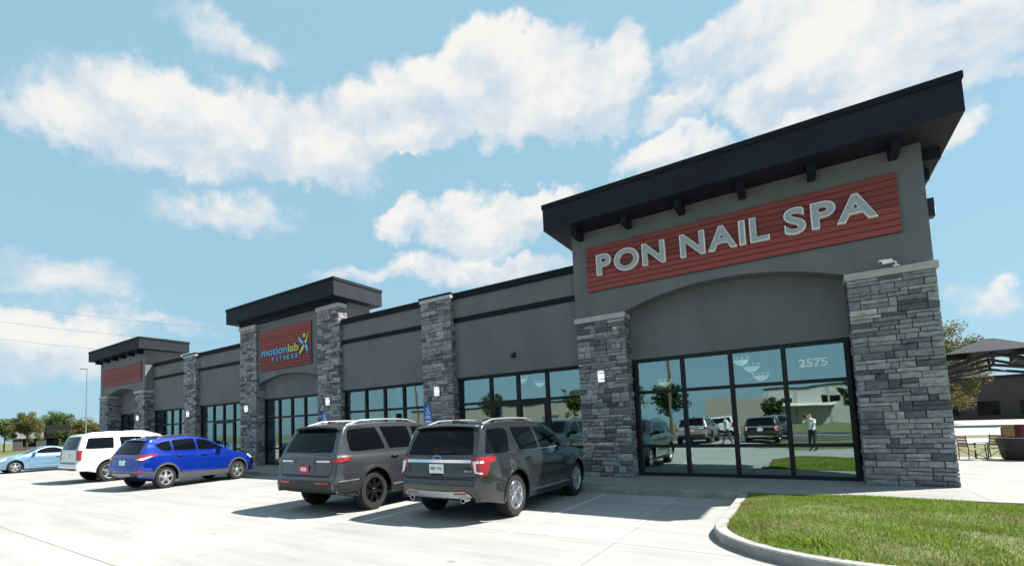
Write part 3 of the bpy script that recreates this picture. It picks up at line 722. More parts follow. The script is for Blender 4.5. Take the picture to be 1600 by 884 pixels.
class Car:
    def __init__(s, name, label, cat, spec, loc, rz, group=None):
        s.S = spec; s.root = empty(name, loc, rz); tag(s.root, label, cat, group); s.make_body()
    def make_body(s):
        S = s.S; prof = resample(chaikin(S['prof'], 2), .03); n = len(prof); r = S.get('r', .07); W = S['W']/2
        st = []; lastx = -9
        for i, (x, z) in enumerate(prof):
            a = prof[max(i-1, 0)]; b = prof[min(i+1, n-1)]; d = Vector((b[0]-a[0], b[1]-a[1])).normalized(); nrm = (-d.y, d.x)
            st.append((x, z, nrm[0], nrm[1]))
        lo = S['sill']; levels = [lo-.15+.035*k for k in range(60)]
        def zb(x):
            z = lerp_tab(S['under'], x)
            for xc in S['axles']:
                dx = abs(x-xc)
                if dx < S['Ra']: z = max(z, S['rw']+math.sqrt(S['Ra']**2-dx*dx))
            return z
        def width(x, z):
            w = lerp_tab(S['wz'], z); L_ = S['L']
            dr, cr, df, cf = S['plan']
            if x < dr: w *= 1-cr*((dr-x)/dr)**2.3
            if x > L_-df: w *= 1-cf*((x-L_+df)/df)**2.2
            if z > S['belt']: w *= 1-min(1, (z-S['belt'])/.3)*S.get('taper', .06)*max(0, 1-x/1.6)
            fl = 0
            for xc in S['axles']:
                rr = math.hypot(x-xc, z-S['rw'])-S['Ra']
                if rr > -.05: fl += .022*math.exp(-(rr/.11)**2)
            dz = z-S['belt']+.42; fl -= .014*math.exp(-(dz/.10)**2)*(1 if S['axles'][0]+.5 < x < S['axles'][1]-.5 else 0)*min(1, max(0, min(x-S['axles'][0]-.5, S['axles'][1]-.5-x)/.25))
            return W*w+fl
        s.width = width
        # extra columns where the arches start, so the arch edge is clean
        rows = []; nc, nt_ = 5, 8
        cols = [(x-nx*r, z-nz*r, x, z, nx, nz) for x, z, nx, nz in st]
        xi_prev = None; allc = []
        for c in cols:
            if allc and abs(c[2]-allc[-1][2]) > .004:
                for xc in S['axles']:
                    for f in (-1, -.992, -.97, -.93, .93, .97, .992, 1):
                        xe = xc+f*S['Ra']; p = allc[-1]
                        if p[0] < xe-.001 and c[0] > xe+.001 and abs(c[5]) > .3:
                            t = (xe-p[0])/(c[0]-p[0]); allc.append(tuple(u+(v-u)*t for u, v in zip(p, c)))
            allc.append(c)
        vs = []; R_ = None
        for xi, zi, x, z, nx, nz in allc:
            zbv = zb(xi); ring = []
            zi_ = max(zi, zbv)
            for lv in levels:
                q = min(max(lv, zbv), zi_); ring.append((xi, width(xi, q), q))
            ring.append((xi, width(xi, zi_), zi_))
            w = width(xi, zi_)
            for k in range(1, nc+1):
                a = math.pi/2*k/nc; o = -r+r*math.sin(a)-S['crown']; y = w-r+r*math.cos(a)
                bl = -r-S['crown']*(k/nc)+r*math.sin(a); ring.append((x+nx*bl, y, z+nz*bl))
            wt = w-r
            for k in range(1, nt_+1):
                y = wt*(1-k/nt_); bl = -S['crown']*(y/wt)**2; ring.append((x+nx*bl, y, z+nz*bl))
            vs.append(ring)
        mb = MB(); m = len(vs[0])
        for side in (1, -1):
            k0 = len(mb.v)
            for ring in vs: mb.v += [(a, b*side, c) for a, b, c in ring]
            for i in range(len(vs)-1):
                for j in range(m-1):
                    f = (k0+i*m+j, k0+(i+1)*m+j, k0+(i+1)*m+j+1, k0+i*m+j+1); mb.f.append(f if side < 0 else f[::-1]); mb.m.append(0)
        me = bpy.data.meshes.new('body'); me.from_pydata(mb.v, [], mb.f)
        bm = bmesh.new(); bm.from_mesh(me); bmesh.ops.remove_doubles(bm, verts=bm.verts, dist=.0012); bmesh.ops.dissolve_degenerate(bm, dist=.0008, edges=bm.edges)
        bmesh.ops.recalc_face_normals(bm, faces=bm.faces)
        s.bvh = BVHTree.FromBMesh(bm); bm.normal_update()
        c = sum((f.calc_center_median()-Vector((S['L']/2, 0, .8))).dot(f.normal)*f.calc_area() for f in bm.faces)
        if c < 0: bmesh.ops.reverse_faces(bm, faces=bm.faces); s.bvh = BVHTree.FromBMesh(bm)
        bm.to_mesh(me); bm.free(); me.materials.append(S['paint']); me.polygons.foreach_set('use_smooth', [True]*len(me.polygons)); me.set_sharp_from_angle(angle=R(45))
        s.body = link(bpy.data.objects.new('body', me), s.root)
        md = s.body.modifiers.new('thickness', 'SOLIDIFY'); md.thickness = .02; md.offset = -1
        # dark floor pan and wheel housings
        mbp = MB(); L_ = S['L']; rw = S['rw']; Wi = W-.30
        mbp.box(S['axles'][0]-.3, S['axles'][1]+.3, -Wi, Wi, S['sill']-.02, S['belt']-.16)
        a0, a1 = S['axles']; Ra = S['Ra']
        mbp.box(a0+Ra+.06, a1-Ra-.06, -W+.14, W-.14, S['sill']+.01, S['sill']+.15)
        mbp.box(.4, a0-.301, -Wi, Wi, lerp_tab(S['under'], .2)+.05, S['sill']+.5); mbp.box(a1+.301, L_-.45, -Wi, Wi, lerp_tab(S['under'], L_)+.03, S['sill']+.4)
        mbp.build('floor_pan', M['seam'], s.root)
    def hit(s, o, d):
        h, n, i, dist = s.bvh.ray_cast(Vector(o), Vector(d)); return h, n
    def decal(s, name, poly, ang, off, m, parent=None, grid=.09, rnd=.02, pitch=0., label=None):
        """a moulded piece lying on the body: poly (u, z) seen from direction ang (deg; 0 = from behind, 90 = from the car's right side)"""
        d = Vector((-math.cos(R(ang))*math.cos(R(pitch)), -math.sin(R(ang))*math.cos(R(pitch)), math.sin(R(pitch))))  # outwards
        if ang == 90: tu = Vector((1, 0, 0))
        elif ang == -90: tu = Vector((1, 0, 0))
        else: tu = Vector((math.sin(R(ang)), -math.cos(R(ang)), 0))
        tz = Vector((0, 0, 1))
        if rnd: poly = round_poly(poly, rnd)
        if sum(a[0]*b[1]-b[0]*a[1] for a, b in zip(poly, poly[1:]+poly[:1])) < 0: poly = poly[::-1]
        dense = []
        for a, b in zip(poly, poly[1:]+poly[:1]):
            l = math.hypot(b[0]-a[0], b[1]-a[1]); k = max(1, int(l/grid+.5)); dense += [(a[0]+(b[0]-a[0])*i/k, a[1]+(b[1]-a[1])*i/k) for i in range(k)]
        us = [p[0] for p in dense]; zs = [p[1] for p in dense]; pts = [Vector(p) for p in dense]; nb = len(pts)
        def inside(x, y):
            c = False
            for (x0, y0), (x1, y1) in zip(dense, dense[1:]+dense[:1]):
                if (y0 > y) != (y1 > y) and x < (x1-x0)*(y-y0)/(y1-y0)+x0: c = not c
            return c
        u = min(us)+grid/2
        while u < max(us):
            z = min(zs)+grid/2
            while z < max(zs):
                if inside(u, z) and min(math.hypot(u-a, z-b) for a, b in dense) > grid*.35: pts.append(Vector((u, z)))
                z += grid
            u += grid
        vo, eo, fo, *_ = delaunay_2d_cdt(pts, [(i, (i+1) % nb) for i in range(nb)], [list(range(nb))], 1, 1e-5)
        vs = []; ok = []
        c0 = Vector((s.S['L']/2, 0, 0)) if abs(ang) not in (90,) else Vector((0, 0, 0))
        for p in vo:
            base = tu*p.x+tz*p.y+(c0 if abs(ang) != 90 else Vector())
            h, n = s.hit(base+d*8, -d); ok.append(h is not None); vs.append((h, n))
        good = [v for v in vs if v[0] is not None]
        if not good: return None
        def near(p):
            return min((q for q in range(len(vs)) if ok[q]), key=lambda q: (vo[q]-p).length)
        P = []; Nn = []
        for i, (h, n) in enumerate(vs):
            if h is None:
                j = near(vo[i]); h = vs[j][0]+tu*(vo[i].x-vo[j].x)+tz*(vo[i].y-vo[j].y); n = vs[j][1]
            if n.dot(d) < 0: n = -n
            P.append(h); Nn.append((n+d*.6).normalized())
        bm = bmesh.new(); bv = [bm.verts.new(p+n*off) for p, n in zip(P, Nn)]
        for f in fo:
            try: bm.faces.new([bv[i] for i in f])
            except ValueError: pass
        bm.normal_update()
        if bm.faces and sum(f.normal.dot(d) for f in bm.faces) < 0: bmesh.ops.reverse_faces(bm, faces=bm.faces)
        be = [e for e in bm.edges if e.is_boundary]
        nd = {v: n for v, n in zip(bv, Nn)}
        ex = bmesh.ops.extrude_edge_only(bm, edges=be); newv = [g for g in ex['geom'] if isinstance(g, bmesh.types.BMVert)]
        for v in newv: v.co -= d*(off+.008)
        loose = [v for v in bm.verts if not v.link_faces]; bmesh.ops.delete(bm, geom=loose, context='VERTS')
        me = bpy.data.meshes.new(name); bm.to_mesh(me); bm.free(); me.materials.append(m); me.polygons.foreach_set('use_smooth', [True]*len(me.polygons)); me.set_sharp_from_angle(angle=R(40))
        o = link(bpy.data.objects.new(name, me), parent or s.root)
        if label: o['label'] = label
        return o
    def both(s, name, poly, off, m, **k):
        s.decal(name, poly, 90, off, m, **k); s.decal(name, poly, -90, off, m, **k)
    def strip(s, name, pts, w, ang, off, m, parent=None):
        l = []; r_ = []; n = len(pts)
        for i, p in enumerate(pts):
            a = Vector(pts[max(i-1, 0)]); b = Vector(pts[min(i+1, n-1)]); d = (b-a).normalized(); l.append((p[0]-d.y*w/2, p[1]+d.x*w/2)); r_.append((p[0]+d.y*w/2, p[1]-d.x*w/2))
        return s.decal(name, l+r_[::-1], ang, off, m, parent, rnd=0)
    def seams(s, lines, w=.009):
        for pts in lines:
            for a in (90, -90): s.strip('panel_gap', pts, w, a, .0012, M['seam'], s.body)
    def handles(s, pts, m):
        for x, z in pts:
            for sd, a in ((-1, 90), (1, -90)):
                h, n = s.hit((x, sd*3, z), (0, -sd, 0))
                if h is None: continue
                y = h.y; mb = MB().tube([(x-.11, y+sd*.0, z), (x-.10, y+sd*.035, z), (x, y+sd*.042, z+.003), (x+.10, y+sd*.035, z), (x+.11, y, z)], [.012, .015, .017, .015, .012], 8)
                mb.build('door_handle', m, s.root, smooth=True)
    def wheel(s, x, sd, style):
        S = s.S; rw = S['rw']; y = sd*(S['W']/2-.035); w = S.get('tw', .235); ri = S.get('ri', rw*.66)
        wo = empty('wheel', (x, y, rw), 0, s.root)
        prof = [(ri, -w), (ri+.03, -w-.004), (rw-.03, -w+.0), (rw-.006, -w+.03), (rw, -w+.06), (rw, -.06), (rw-.006, -.03), (rw-.03, -.0), (ri+.03, .006), (ri, .0), (ri-.01, -.02), (ri-.012, -w+.02)]
        t = MB().lathe([(a, b*sd) for a, b in prof], 44, 'y', closed=True)
        for k in range(60):                              # tread blocks
            a = k*math.tau/60
            for q in (-.055, -w/2, -w+.055):
                c, sn = math.cos(a), math.sin(a); hw = .012; hy = .026
                vs = []
                for rr in (rw-.002, rw+.005):
                    for du, dy in ((-hw, -hy), (hw, -hy), (hw, hy), (-hw, hy)): vs.append((c*rr-sn*du, (q+dy)*sd, sn*rr+c*du))
                t.add(vs, [(4, 5, 6, 7), (0, 1, 5, 4), (1, 2, 6, 5), (2, 3, 7, 6), (3, 0, 4, 7)])
        t.build('tyre', M['tyre'], wo, smooth=True)
        mr = style['m']; b = MB()
        b.lathe([(ri-.001, -.004*sd), (ri-.004, -.0*sd), (ri-.022, -.006*sd), (ri-.03, -.03*sd), (ri-.04, -.16*sd)], 44, 'y')
        n = style['n']; w0, w1 = style['w']
        for k in range(n):
            a = k*math.tau/n+math.pi/2
            offs = (-style['split'], style['split']) if style.get('split') else (0,)
            for of in offs:
                c, sn = math.cos(a), math.sin(a); vs = []
                for rr, hw, yy, o_ in ((.045, w0, -.022, of*.35), (ri*.55, (w0+w1)/2*.82, -.012, of*.75), (ri-.012, w1, -.012, of)):
                    for du, dy in ((-hw, -.045), (-hw*.8, 0), (hw*.8, 0), (hw, -.045)): vs.append((c*rr-sn*(du+o_), (yy+dy)*sd, sn*rr+c*(du+o_)))
                fs = []
                for i in range(2): fs += [(i*4+j, i*4+j+1, i*4+j+5, i*4+j+4) for j in range(3)]
                b.add(vs, fs+[(0, 1, 2, 3), (8, 9, 10, 11)])
        b.lathe([(0, -.008*sd), (.034, -.009*sd), (.042, -.016*sd), (.07, -.022*sd), (.075, -.06*sd)], 20, 'y')
        rm = b.build('rim', mr, wo, smooth=True)
        MB().lathe([(0, -.075*sd), (ri*.62, -.078*sd), (ri*.62, -.095*sd), (0, -.1*sd)], 30, 'y').build('brake_disc', M['steel'], wo)
        MB().lathe([(0, -.13*sd), (ri-.02, -.13*sd), (ri-.02, -.15*sd), (0, -.15*sd)], 30, 'y').build('wheel_back', M['seam'], wo)
    def wheels(s, style):
        for x in s.S['axles']:
            for sd in (-1, 1): s.wheel(x, sd, style)
    def arch_lip(s, w, off, m, ext=0.):
        for xc in s.S['axles']:
            Ra, rw = s.S['Ra'], s.S['rw']; zl = s.S['sill']+.02; u = s.S['under']; a0 = math.asin(max(-.9, (lerp_tab(u, xc+Ra)+.02-rw)/Ra)); a1 = math.pi-math.asin(max(-.9, (lerp_tab(u, xc-Ra)+.03-rw)/Ra))
            n = 22; o = []; i_ = []
            for k in range(n+1):
                a = a0+(a1-a0)*k/n; i_.append((xc+(Ra-.004)*math.cos(a), rw+(Ra-.004)*math.sin(a))); o.append((xc+(Ra+w)*math.cos(a), rw+(Ra+w)*math.sin(a)))
            for ang in (90, -90): s.decal('arch_lip', o+i_[::-1], ang, off, m, rnd=0, grid=.05)
    def rails(s, x0, x1, y, m, h=.05, rad=.016):
        for sd in (-1, 1):
            pts = []
            for k in range(13):
                x = x0+(x1-x0)*k/12; hh, n = s.hit((x, sd*y, 4), (0, 0, -1))
                if hh is None: continue
                e = min(k, 12-k)/12; pts.append((x, sd*y, hh.z+(h if e > .1 else h*.35 if e > 0 else -.01)))
            MB().tube(pts, rad, 8).build('roof_rail', m, s.root, smooth=True)
    def mirrors(s, x, z, m, size=1.):
        for sd in (-1, 1):
            h, n = s.hit((x, sd*3, z), (0, -sd, 0)); y = h.y
            k = size; prof = [(0, -.085), (.06, -.08), (.088, -.03), (.09, .03), (.07, .075), (0, .1)]
            o = MB().lathe(prof, 16, 'x', (0, 0, 0)).build('side_mirror', m, s.root, smooth=True)
            o.scale = (.9*k, 1.25*k, .85*k); o.location = (x+.02, y+sd*.14, z+.07)
            MB().tube([(x+.02, y-sd*.01, z+.02), (x+.02, y+sd*.1, z+.04)], [.03, .025], 8).build('mirror_arm', M['cladblack'], s.root, smooth=True)
            MB().box(-.004, .0, -.075, .075, -.055, .055).build('mirror_glass', M['chrome'], o, bevel=.001).location = (-.088, 0, 0)
    def plate(s, z, mp, txt, mt, y=0., w=.305, h=.155):
        hh, n = s.hit((-3, y, z), (1, 0, 0)); x = hh.x
        o = MB().box(-.012, .004, -w/2, w/2, -h/2, h/2).build('licence_plate', mp, s.root, bevel=.003); o.location = (x-.012, y, z)
        if txt:
            me = text_mesh(txt, 1, .1, .01); a, b, c, d = me_bounds(me); k = w*.78/(b-a); kz = h*.42/(d-c)
            for v in me.vertices: p = v.co.copy(); v.co = (-.0135-p.z*.01, -((p.x-(a+b)/2)*k), (p.y-(c+d)/2)*kz)
            me.materials.clear(); me.materials.append(mt); link(bpy.data.objects.new('plate_number', me), o)
        return o
    def wiper(s, z, y0, y1, m):
        pts = []
        for k in range(5):
            y = y0+(y1-y0)*k/4; h, n = s.hit((-3, y, z+.02*k/4), (1, 0, 0)); pts.append((h.x-.028, y, z+.02*k/4))
        MB().tube(pts, .009, 6).build('rear_wiper', m, s.root, smooth=True)
    def spoiler(s, x0, x1, y, dz, m, t=.035):
        rows = []
        mb = MB(); n = 12
        for k in range(n+1):
            yy = -y+2*y*k/n; h, _ = s.hit((x1, yy, 4), (0, 0, -1)); z = h.z+.004; e = (yy/y)**2
            xa = x0+.05*e; mb.v += [(xa, yy, z-dz+.0), (xa+.02, yy, z-dz+t*.5), (x1, yy, z+.006), (x1+.06, yy, z-.02), (xa+.06, yy, z-dz-t*.9)]
        for k in range(n):
            for j in range(5): a = k*5; mb.f.append((a+j, a+(j+1) % 5, a+5+(j+1) % 5, a+5+j)); mb.m.append(0)
        mb.f += [(4, 3, 2, 1, 0), tuple(n*5+j for j in range(5))]; mb.m += [0, 0]
        return mb.build('spoiler', m, s.root, smooth=True)

# ------------------------------------------------ grey three-row crossover (white plate)
def crossover(label, loc, rz, group=None, pm=None):
    pm = pm or paint('charcoal_paint', (.030, .033, .037), .45, .24)
    S = dict(L=5.03, W=1.99, belt=1.10, sill=.27, rw=.385, Ra=.445, axles=(1.12, 3.97), crown=.035, r=.075, paint=pm, plan=(.75, .27, 1.1, .26), taper=.03,
             prof=[(.16, .37), (.05, .40), (.015, .50), (0, .62), (.02, .72), (.06, .775), (.075, .85), (.085, 1.0), (.12, 1.12), (.20, 1.3), (.30, 1.50), (.385, 1.625), (.46, 1.67), (.7, 1.695), (1.2, 1.72), (1.9, 1.73), (2.5, 1.71), (2.85, 1.655), (3.2, 1.47), (3.72, 1.17), (3.95, 1.11), (4.5, 1.05), (4.85, .95), (4.98, .80), (5.03, .6), (5.0, .42), (4.92, .33)],
             under=[(0, .38), (.3, .36), (.6, .30), (1.2, .27), (4.3, .27), (4.7, .3), (5.03, .34)],
             wz=[(.2, .93), (.34, .965), (.5, .985), (.72, 1.0), (.9, .995), (1.0, .975), (1.07, .945), (1.10, .925), (1.3, .875), (1.5, .81), (1.65, .745), (1.78, .70)])
    c = Car('parked_car', label, 'car', S, loc, rz, group)
    c.decal('rear_window', [(-.70, 1.135), (.70, 1.135), (.63, 1.46), (.57, 1.60), (-.57, 1.60), (-.63, 1.46)], 0, .004, M['cglass'], rnd=.05)
    sp = c.spoiler(.27, .5, .64, .045, pm)
    c.decal('brake_light', [(-.13, 1.587), (.13, 1.587), (.13, 1.612), (-.13, 1.612)], 0, .03, M['redlens'], rnd=.008)
    c.decal('chrome_bar', [(-.80, 1.005), (.80, 1.005), (.80, 1.055), (-.80, 1.055)], 0, .016, M['chrome'], rnd=.01)
    em = c.decal('emblem', [(.09*math.cos(k*math.tau/20), 1.085+.038*math.sin(k*math.tau/20)) for k in range(20)], 0, .03, M['chrome'], rnd=0, grid=.04)
    c.decal('emblem_oval', [(.078*math.cos(k*math.tau/20), 1.085+.029*math.sin(k*math.tau/20)) for k in range(20)], 0, .032, M['plateink'], em, rnd=0, grid=.04)
    # tailgate, its recess and the bumper break
    c.strip('panel_gap', [(-.82, 1.10), (-.83, 1.0), (-.79, .80), (-.76, .765), (.76, .765), (.79, .80), (.83, 1.0), (.82, 1.10)], .012, 0, .002, M['seam'], c.body)
    c.decal('plate_recess', [(-.42, .985), (.42, .985), (.34, .82), (-.34, .82)], 0, .003, pm, rnd=.03)
    c.plate(.905, M['plate'], 'MJS 1R6', M['plateink'])
    c.decal('badge', [(.56, .855), (.70, .855), (.70, .885), (.56, .885)], 0, .008, M['chrome'], rnd=.004)
    c.decal('tailgate_pull', [(-.13, .785), (.13, .785), (.11, .82), (-.11, .82)], 0, .004, M['seam'], rnd=.01)
    for sg in (1, -1):
        a = 34*sg
        def U(x, y): return (x-S['L']/2)*math.sin(R(a))-y*math.cos(R(a))    # body point -> decal coordinate
        P = [(U(.07, -.72*sg), 1.085), (U(.33, -.93*sg), 1.10), (U(.46, -.955*sg), 1.09), (U(.44, -.955*sg), 1.03), (U(.28, -.95*sg), .98), (U(.19, -.94*sg), .80), (U(.12, -.90*sg), .785), (U(.08, -.76*sg), .83), (U(.07, -.715*sg), .97)]
        tl = c.decal('tail_light', P, a, .018, M['redlens'], rnd=.02, grid=.05)
        P2 = [(U(.075, -.745*sg), 1.03), (U(.15, -.905*sg), 1.03), (U(.15, -.905*sg), .995), (U(.09, -.80*sg), .995), (U(.09, -.80*sg), .86), (U(.13, -.89*sg), .845), (U(.13, -.89*sg), .82), (U(.085, -.77*sg), .84)]
        if sg < 0: P2 = P2[::-1]
        c.decal('reverse_lens', P2, a, .024, M['clearlens'], tl, rnd=.01, grid=.05)
    # bumper: body colour above, silver skid panel with reflectors and exhausts below
    c.decal('bumper_skid', [(-.72, .47), (-.60, .545), (-.3, .53), (.3, .53), (.60, .545), (.72, .47), (.62, .41), (.44, .43), (-.44, .43), (-.62, .41)], 0, .022, M['silvertrim'], rnd=.03)
    for sg in (1, -1):
        c.decal('reflector', [(sg*.38, .515), (sg*.62, .525), (sg*.63, .498), (sg*.39, .49)], 0, .03, M['redlens'], rnd=.008)
        MB().lathe([(.04, -.02), (.045, -.02), (.045, .2), (.04, .2)], 18, 'x', (.06, -sg*.54, .395), closed=True).build('exhaust_tip', M['chrome'], c.root, smooth=True)
    c.strip('bumper_gap', [(-.80, .735), (.80, .735)], .018, 0, .002, M['seam'], c.body)
    for q in [(.36, 1.155), (.475, 1.50)]: pass
    c.both('quarter_window', [(.32, 1.145), (.42, 1.40), (.52, 1.555), (.92, 1.57), (1.09, 1.55), (1.13, 1.48), (1.02, 1.17), (.95, 1.145)], .004, M['cglass'], rnd=.05)
    c.both('rear_door_window', [(1.44, 1.155), (1.33, 1.40), (1.30, 1.57), (2.12, 1.575), (2.20, 1.155)], .004, M['cglass'], rnd=.04)
    c.both('front_door_window', [(2.31, 1.155), (2.23, 1.575), (2.70, 1.55), (3.0, 1.42), (3.45, 1.165)], .004, M['cglass'], rnd=.04)
    c.both('window_trim', [(.95, 1.118), (3.46, 1.138), (3.46, 1.152), (.95, 1.134)], .008, M['chrome'], rnd=0)
    c.decal('windscreen', [(-.72, 1.21), (.72, 1.21), (.58, 1.66), (-.58, 1.66)], 180, .004, M['cglass'], rnd=.05)
    c.seams([[(1.28, 1.60), (1.26, 1.3), (1.33, 1.12), (1.52, .85), (1.60, .62), (1.60, .36)], [(2.21, 1.60), (2.26, 1.1), (2.27, .36)], [(3.42, 1.15), (3.47, .9), (3.45, .36)], [(1.66, .34), (3.5, .34)]])
    c.strip('fuel_door', [(.98+.085*math.cos(k*math.tau/20), .93+.085*math.sin(k*math.tau/20)) for k in range(21)], .008, 90, .0015, M['seam'], c.body)
    c.handles([(1.64, 1.02), (2.55, 1.02)], pm)
    c.both('rocker_trim', [(1.62, .385), (3.48, .385), (3.48, .42), (1.62, .415)], .014, M['chrome'], rnd=.01)
    c.both('rocker_cladding', [(1.58, .285), (3.52, .285), (3.52, .37), (1.58, .37)], .010, M['cladblack'], rnd=.01)
    c.arch_lip(.035, .014, pm)
    c.rails(.62, 2.65, .61, M['silvertrim'], .045, .02); c.mirrors(3.25, 1.14, pm)
    c.wiper(1.165, .02, -.33, M['black'])
    MB().box(.62, .80, -.025, .025, 1.69, 1.735).build('antenna_fin', pm, c.root, bevel=.012)
    c.wheels(dict(m=M['rim'], n=5, w=(.030, .036), split=.034))
    return c
# ------------------------------------------------ gunmetal three-row wagon (red plate, black wheels)
def long_suv(label, loc, rz, group=None, pm=None):
    pm = pm or paint('gunmetal_paint', (.056, .060, .070), .45, .24); kb_ = M['cladblack']
    S = dict(L=5.18, W=1.98, belt=1.14, sill=.30, rw=.395, Ra=.46, axles=(1.06, 4.14), crown=.03, r=.075, paint=pm, plan=(.5, .14, 1.0, .2), taper=.03,
             prof=[(.14, .40), (.04, .43), (.01, .52), (0, .64), (.03, .72), (.06, .80), (.07, .95), (.085, 1.1), (.13, 1.2), (.26, 1.45), (.36, 1.62), (.42, 1.70), (.5, 1.75), (.9, 1.79), (1.5, 1.815), (2.2, 1.815), (2.8, 1.785), (3.1, 1.72), (3.45, 1.5), (3.85, 1.22), (4.1, 1.16), (4.7, 1.11), (5.02, 1.03), (5.12, .85), (5.18, .6), (5.12, .4), (5.05, .34)],
             under=[(0, .42), (.35, .38), (.7, .32), (1.2, .30), (4.4, .30), (4.8, .33), (5.18, .38)],
             wz=[(.2, .94), (.36, .97), (.55, .99), (.8, 1.0), (.98, .99), (1.08, .96), (1.12, .935), (1.14, .92), (1.35, .87), (1.55, .81), (1.7, .75), (1.82, .70)])
    c = Car('parked_car', label, 'car', S, loc, rz, group)
    c.decal('rear_window', [(-.73, 1.20), (.73, 1.20), (.66, 1.50), (.60, 1.655), (-.60, 1.655), (-.66, 1.50)], 0, .004, M['cglass'], rnd=.06)
    c.spoiler(.27, .52, .65, .05, kb_)
    c.decal('roof_panel', [(-.58, .55), (.58, .55), (.58, 2.9), (-.58, 2.9)], 0, .003, kb_) if False else None
    for sg in (1, -1):
        a = 30*sg
        def U(x, y): return (x-S['L']/2)*math.sin(R(a))-y*math.cos(R(a))
        P = [(U(.08, -.30*sg), 1.075), (U(.085, -.30*sg), .995), (U(.12, -.74*sg), .985), (U(.20, -.92*sg), 1.00), (U(.42, -.965*sg), 1.035), (U(.44, -.965*sg), 1.085), (U(.3, -.95*sg), 1.10), (U(.12, -.74*sg), 1.085)]
        if sg < 0: P = P[::-1]
        tl = c.decal('tail_light', P, a, .016, M['darklens'], rnd=.015, grid=.05)
        P2 = [(U(.14, -.76*sg), 1.072), (U(.14, -.76*sg), 1.005), (U(.20, -.92*sg), 1.015), (U(.40, -.965*sg), 1.045), (U(.42, -.965*sg), 1.078), (U(.3, -.95*sg), 1.086)]
        if sg < 0: P2 = P2[::-1]
        c.decal('red_lens', P2, a, .022, M['redlens'], tl, rnd=.01, grid=.05)
        P3 = [(U(.09, -.36*sg), 1.045), (U(.09, -.36*sg), 1.012), (U(.12, -.72*sg), 1.012), (U(.12, -.72*sg), 1.05)]
        if sg < 0: P3 = P3[::-1]
        c.decal('clear_lens', P3, a, .022, M['clearlens'], tl, rnd=.006, grid=.05)
        c.decal('reflector', [(sg*.40, .60), (sg*.74, .60), (sg*.76, .65), (sg*.40, .635)], 0, .02, M['redlens'], rnd=.01)
    c.strip('panel_gap', [(-.80, 1.15), (-.80, .98), (-.74, .76), (.74, .76), (.80, .98), (.80, 1.15)], .012, 0, .002, M['seam'], c.body)
    c.decal('plate_recess', [(-.40, .955), (.40, .955), (.26, .79), (-.26, .79)], 0, .003, pm, rnd=.03)
    c.plate(.875, M['platered'], None, M['white']); pl = c.root.children[-1]
    mb = MB()
    for k, w in enumerate((.035, .03, .035, .03)): mb.box(-.0145, -.0125, .075-k*.045-w/2, .075-k*.045+w/2-.004, -.035, .04)
    pobj = [o for o in c.root.children if o.name.startswith('licence_plate')][-1]; mb.build('plate_lettering', M['white'], pobj)
    c.decal('step_pad', [(-.72, .725), (.72, .725), (.70, .755), (-.70, .755)], 0, .012, kb_, rnd=.008)
    c.decal('lower_bumper', [(-.80, .635), (-.66, .66), (.66, .66), (.80, .635), (.79, .45), (.6, .43), (-.6, .43), (-.79, .45)], 0, .014, kb_, rnd=.03)
    c.both('bumper_side', [(.07, .455), (.05, .60), (.2, .635), (.585, .645), (.60, .45), (.3, .435)], .013, kb_, rnd=.02)
    c.both('bumper_trim', [(.14, .645), (.585, .655), (.585, .672), (.14, .662)], .016, M['silvertrim'], rnd=0)
    c.both('quarter_window', [(.47, 1.215), (.46, 1.50), (.52, 1.64), (1.30, 1.665), (1.47, 1.22), (.62, 1.20)], .004, M['cglass'], rnd=.06)
    c.both('rear_door_window', [(1.60, 1.215), (1.44, 1.665), (2.32, 1.665), (2.38, 1.215)], .004, M['cglass'], rnd=.03)
    c.both('front_door_window', [(2.50, 1.215), (2.45, 1.665), (2.9, 1.64), (3.25, 1.46), (3.62, 1.225)], .004, M['cglass'], rnd=.04)
    c.both('window_trim', [(.40, 1.65), (.52, 1.685), (2.9, 1.682), (2.9, 1.67), (.52, 1.67), (.42, 1.645)], .007, M['chrome'], rnd=0)
    c.decal('windscreen', [(-.72, 1.26), (.72, 1.26), (.6, 1.69), (-.6, 1.69)], 180, .004, M['cglass'], rnd=.05)
    c.seams([[(1.42, 1.67), (1.50, 1.2), (1.50, .95), (1.56, .7), (1.58, .40)], [(2.41, 1.66), (2.45, 1.1), (2.45, .40)], [(3.60, 1.2), (3.64, .9), (3.62, .40)], [(.45, 1.10), (1.5, 1.115), (3.6, 1.12)]])
    c.handles([(1.70, 1.06), (2.62, 1.06)], kb_)
    c.both('rocker_cladding', [(1.56, .31), (3.66, .31), (3.66, .45), (1.56, .45)], .014, kb_, rnd=.01)
    c.both('rocker_trim', [(1.58, .455), (3.64, .455), (3.64, .475), (1.58, .475)], .018, M['silvertrim'], rnd=0)
    c.arch_lip(.06, .016, kb_)
    c.rails(.62, 2.9, .61, M['silvertrim'], .05, .02); c.mirrors(3.4, 1.2, kb_)
    c.wiper(1.225, .02, -.33, M['black'])
    MB().box(.70, .88, -.025, .025, 1.77, 1.82).build('antenna_fin', kb_, c.root, bevel=.012)
    c.wheels(dict(m=M['rimblack'], n=7, w=(.022, .026), split=.022))
    return c
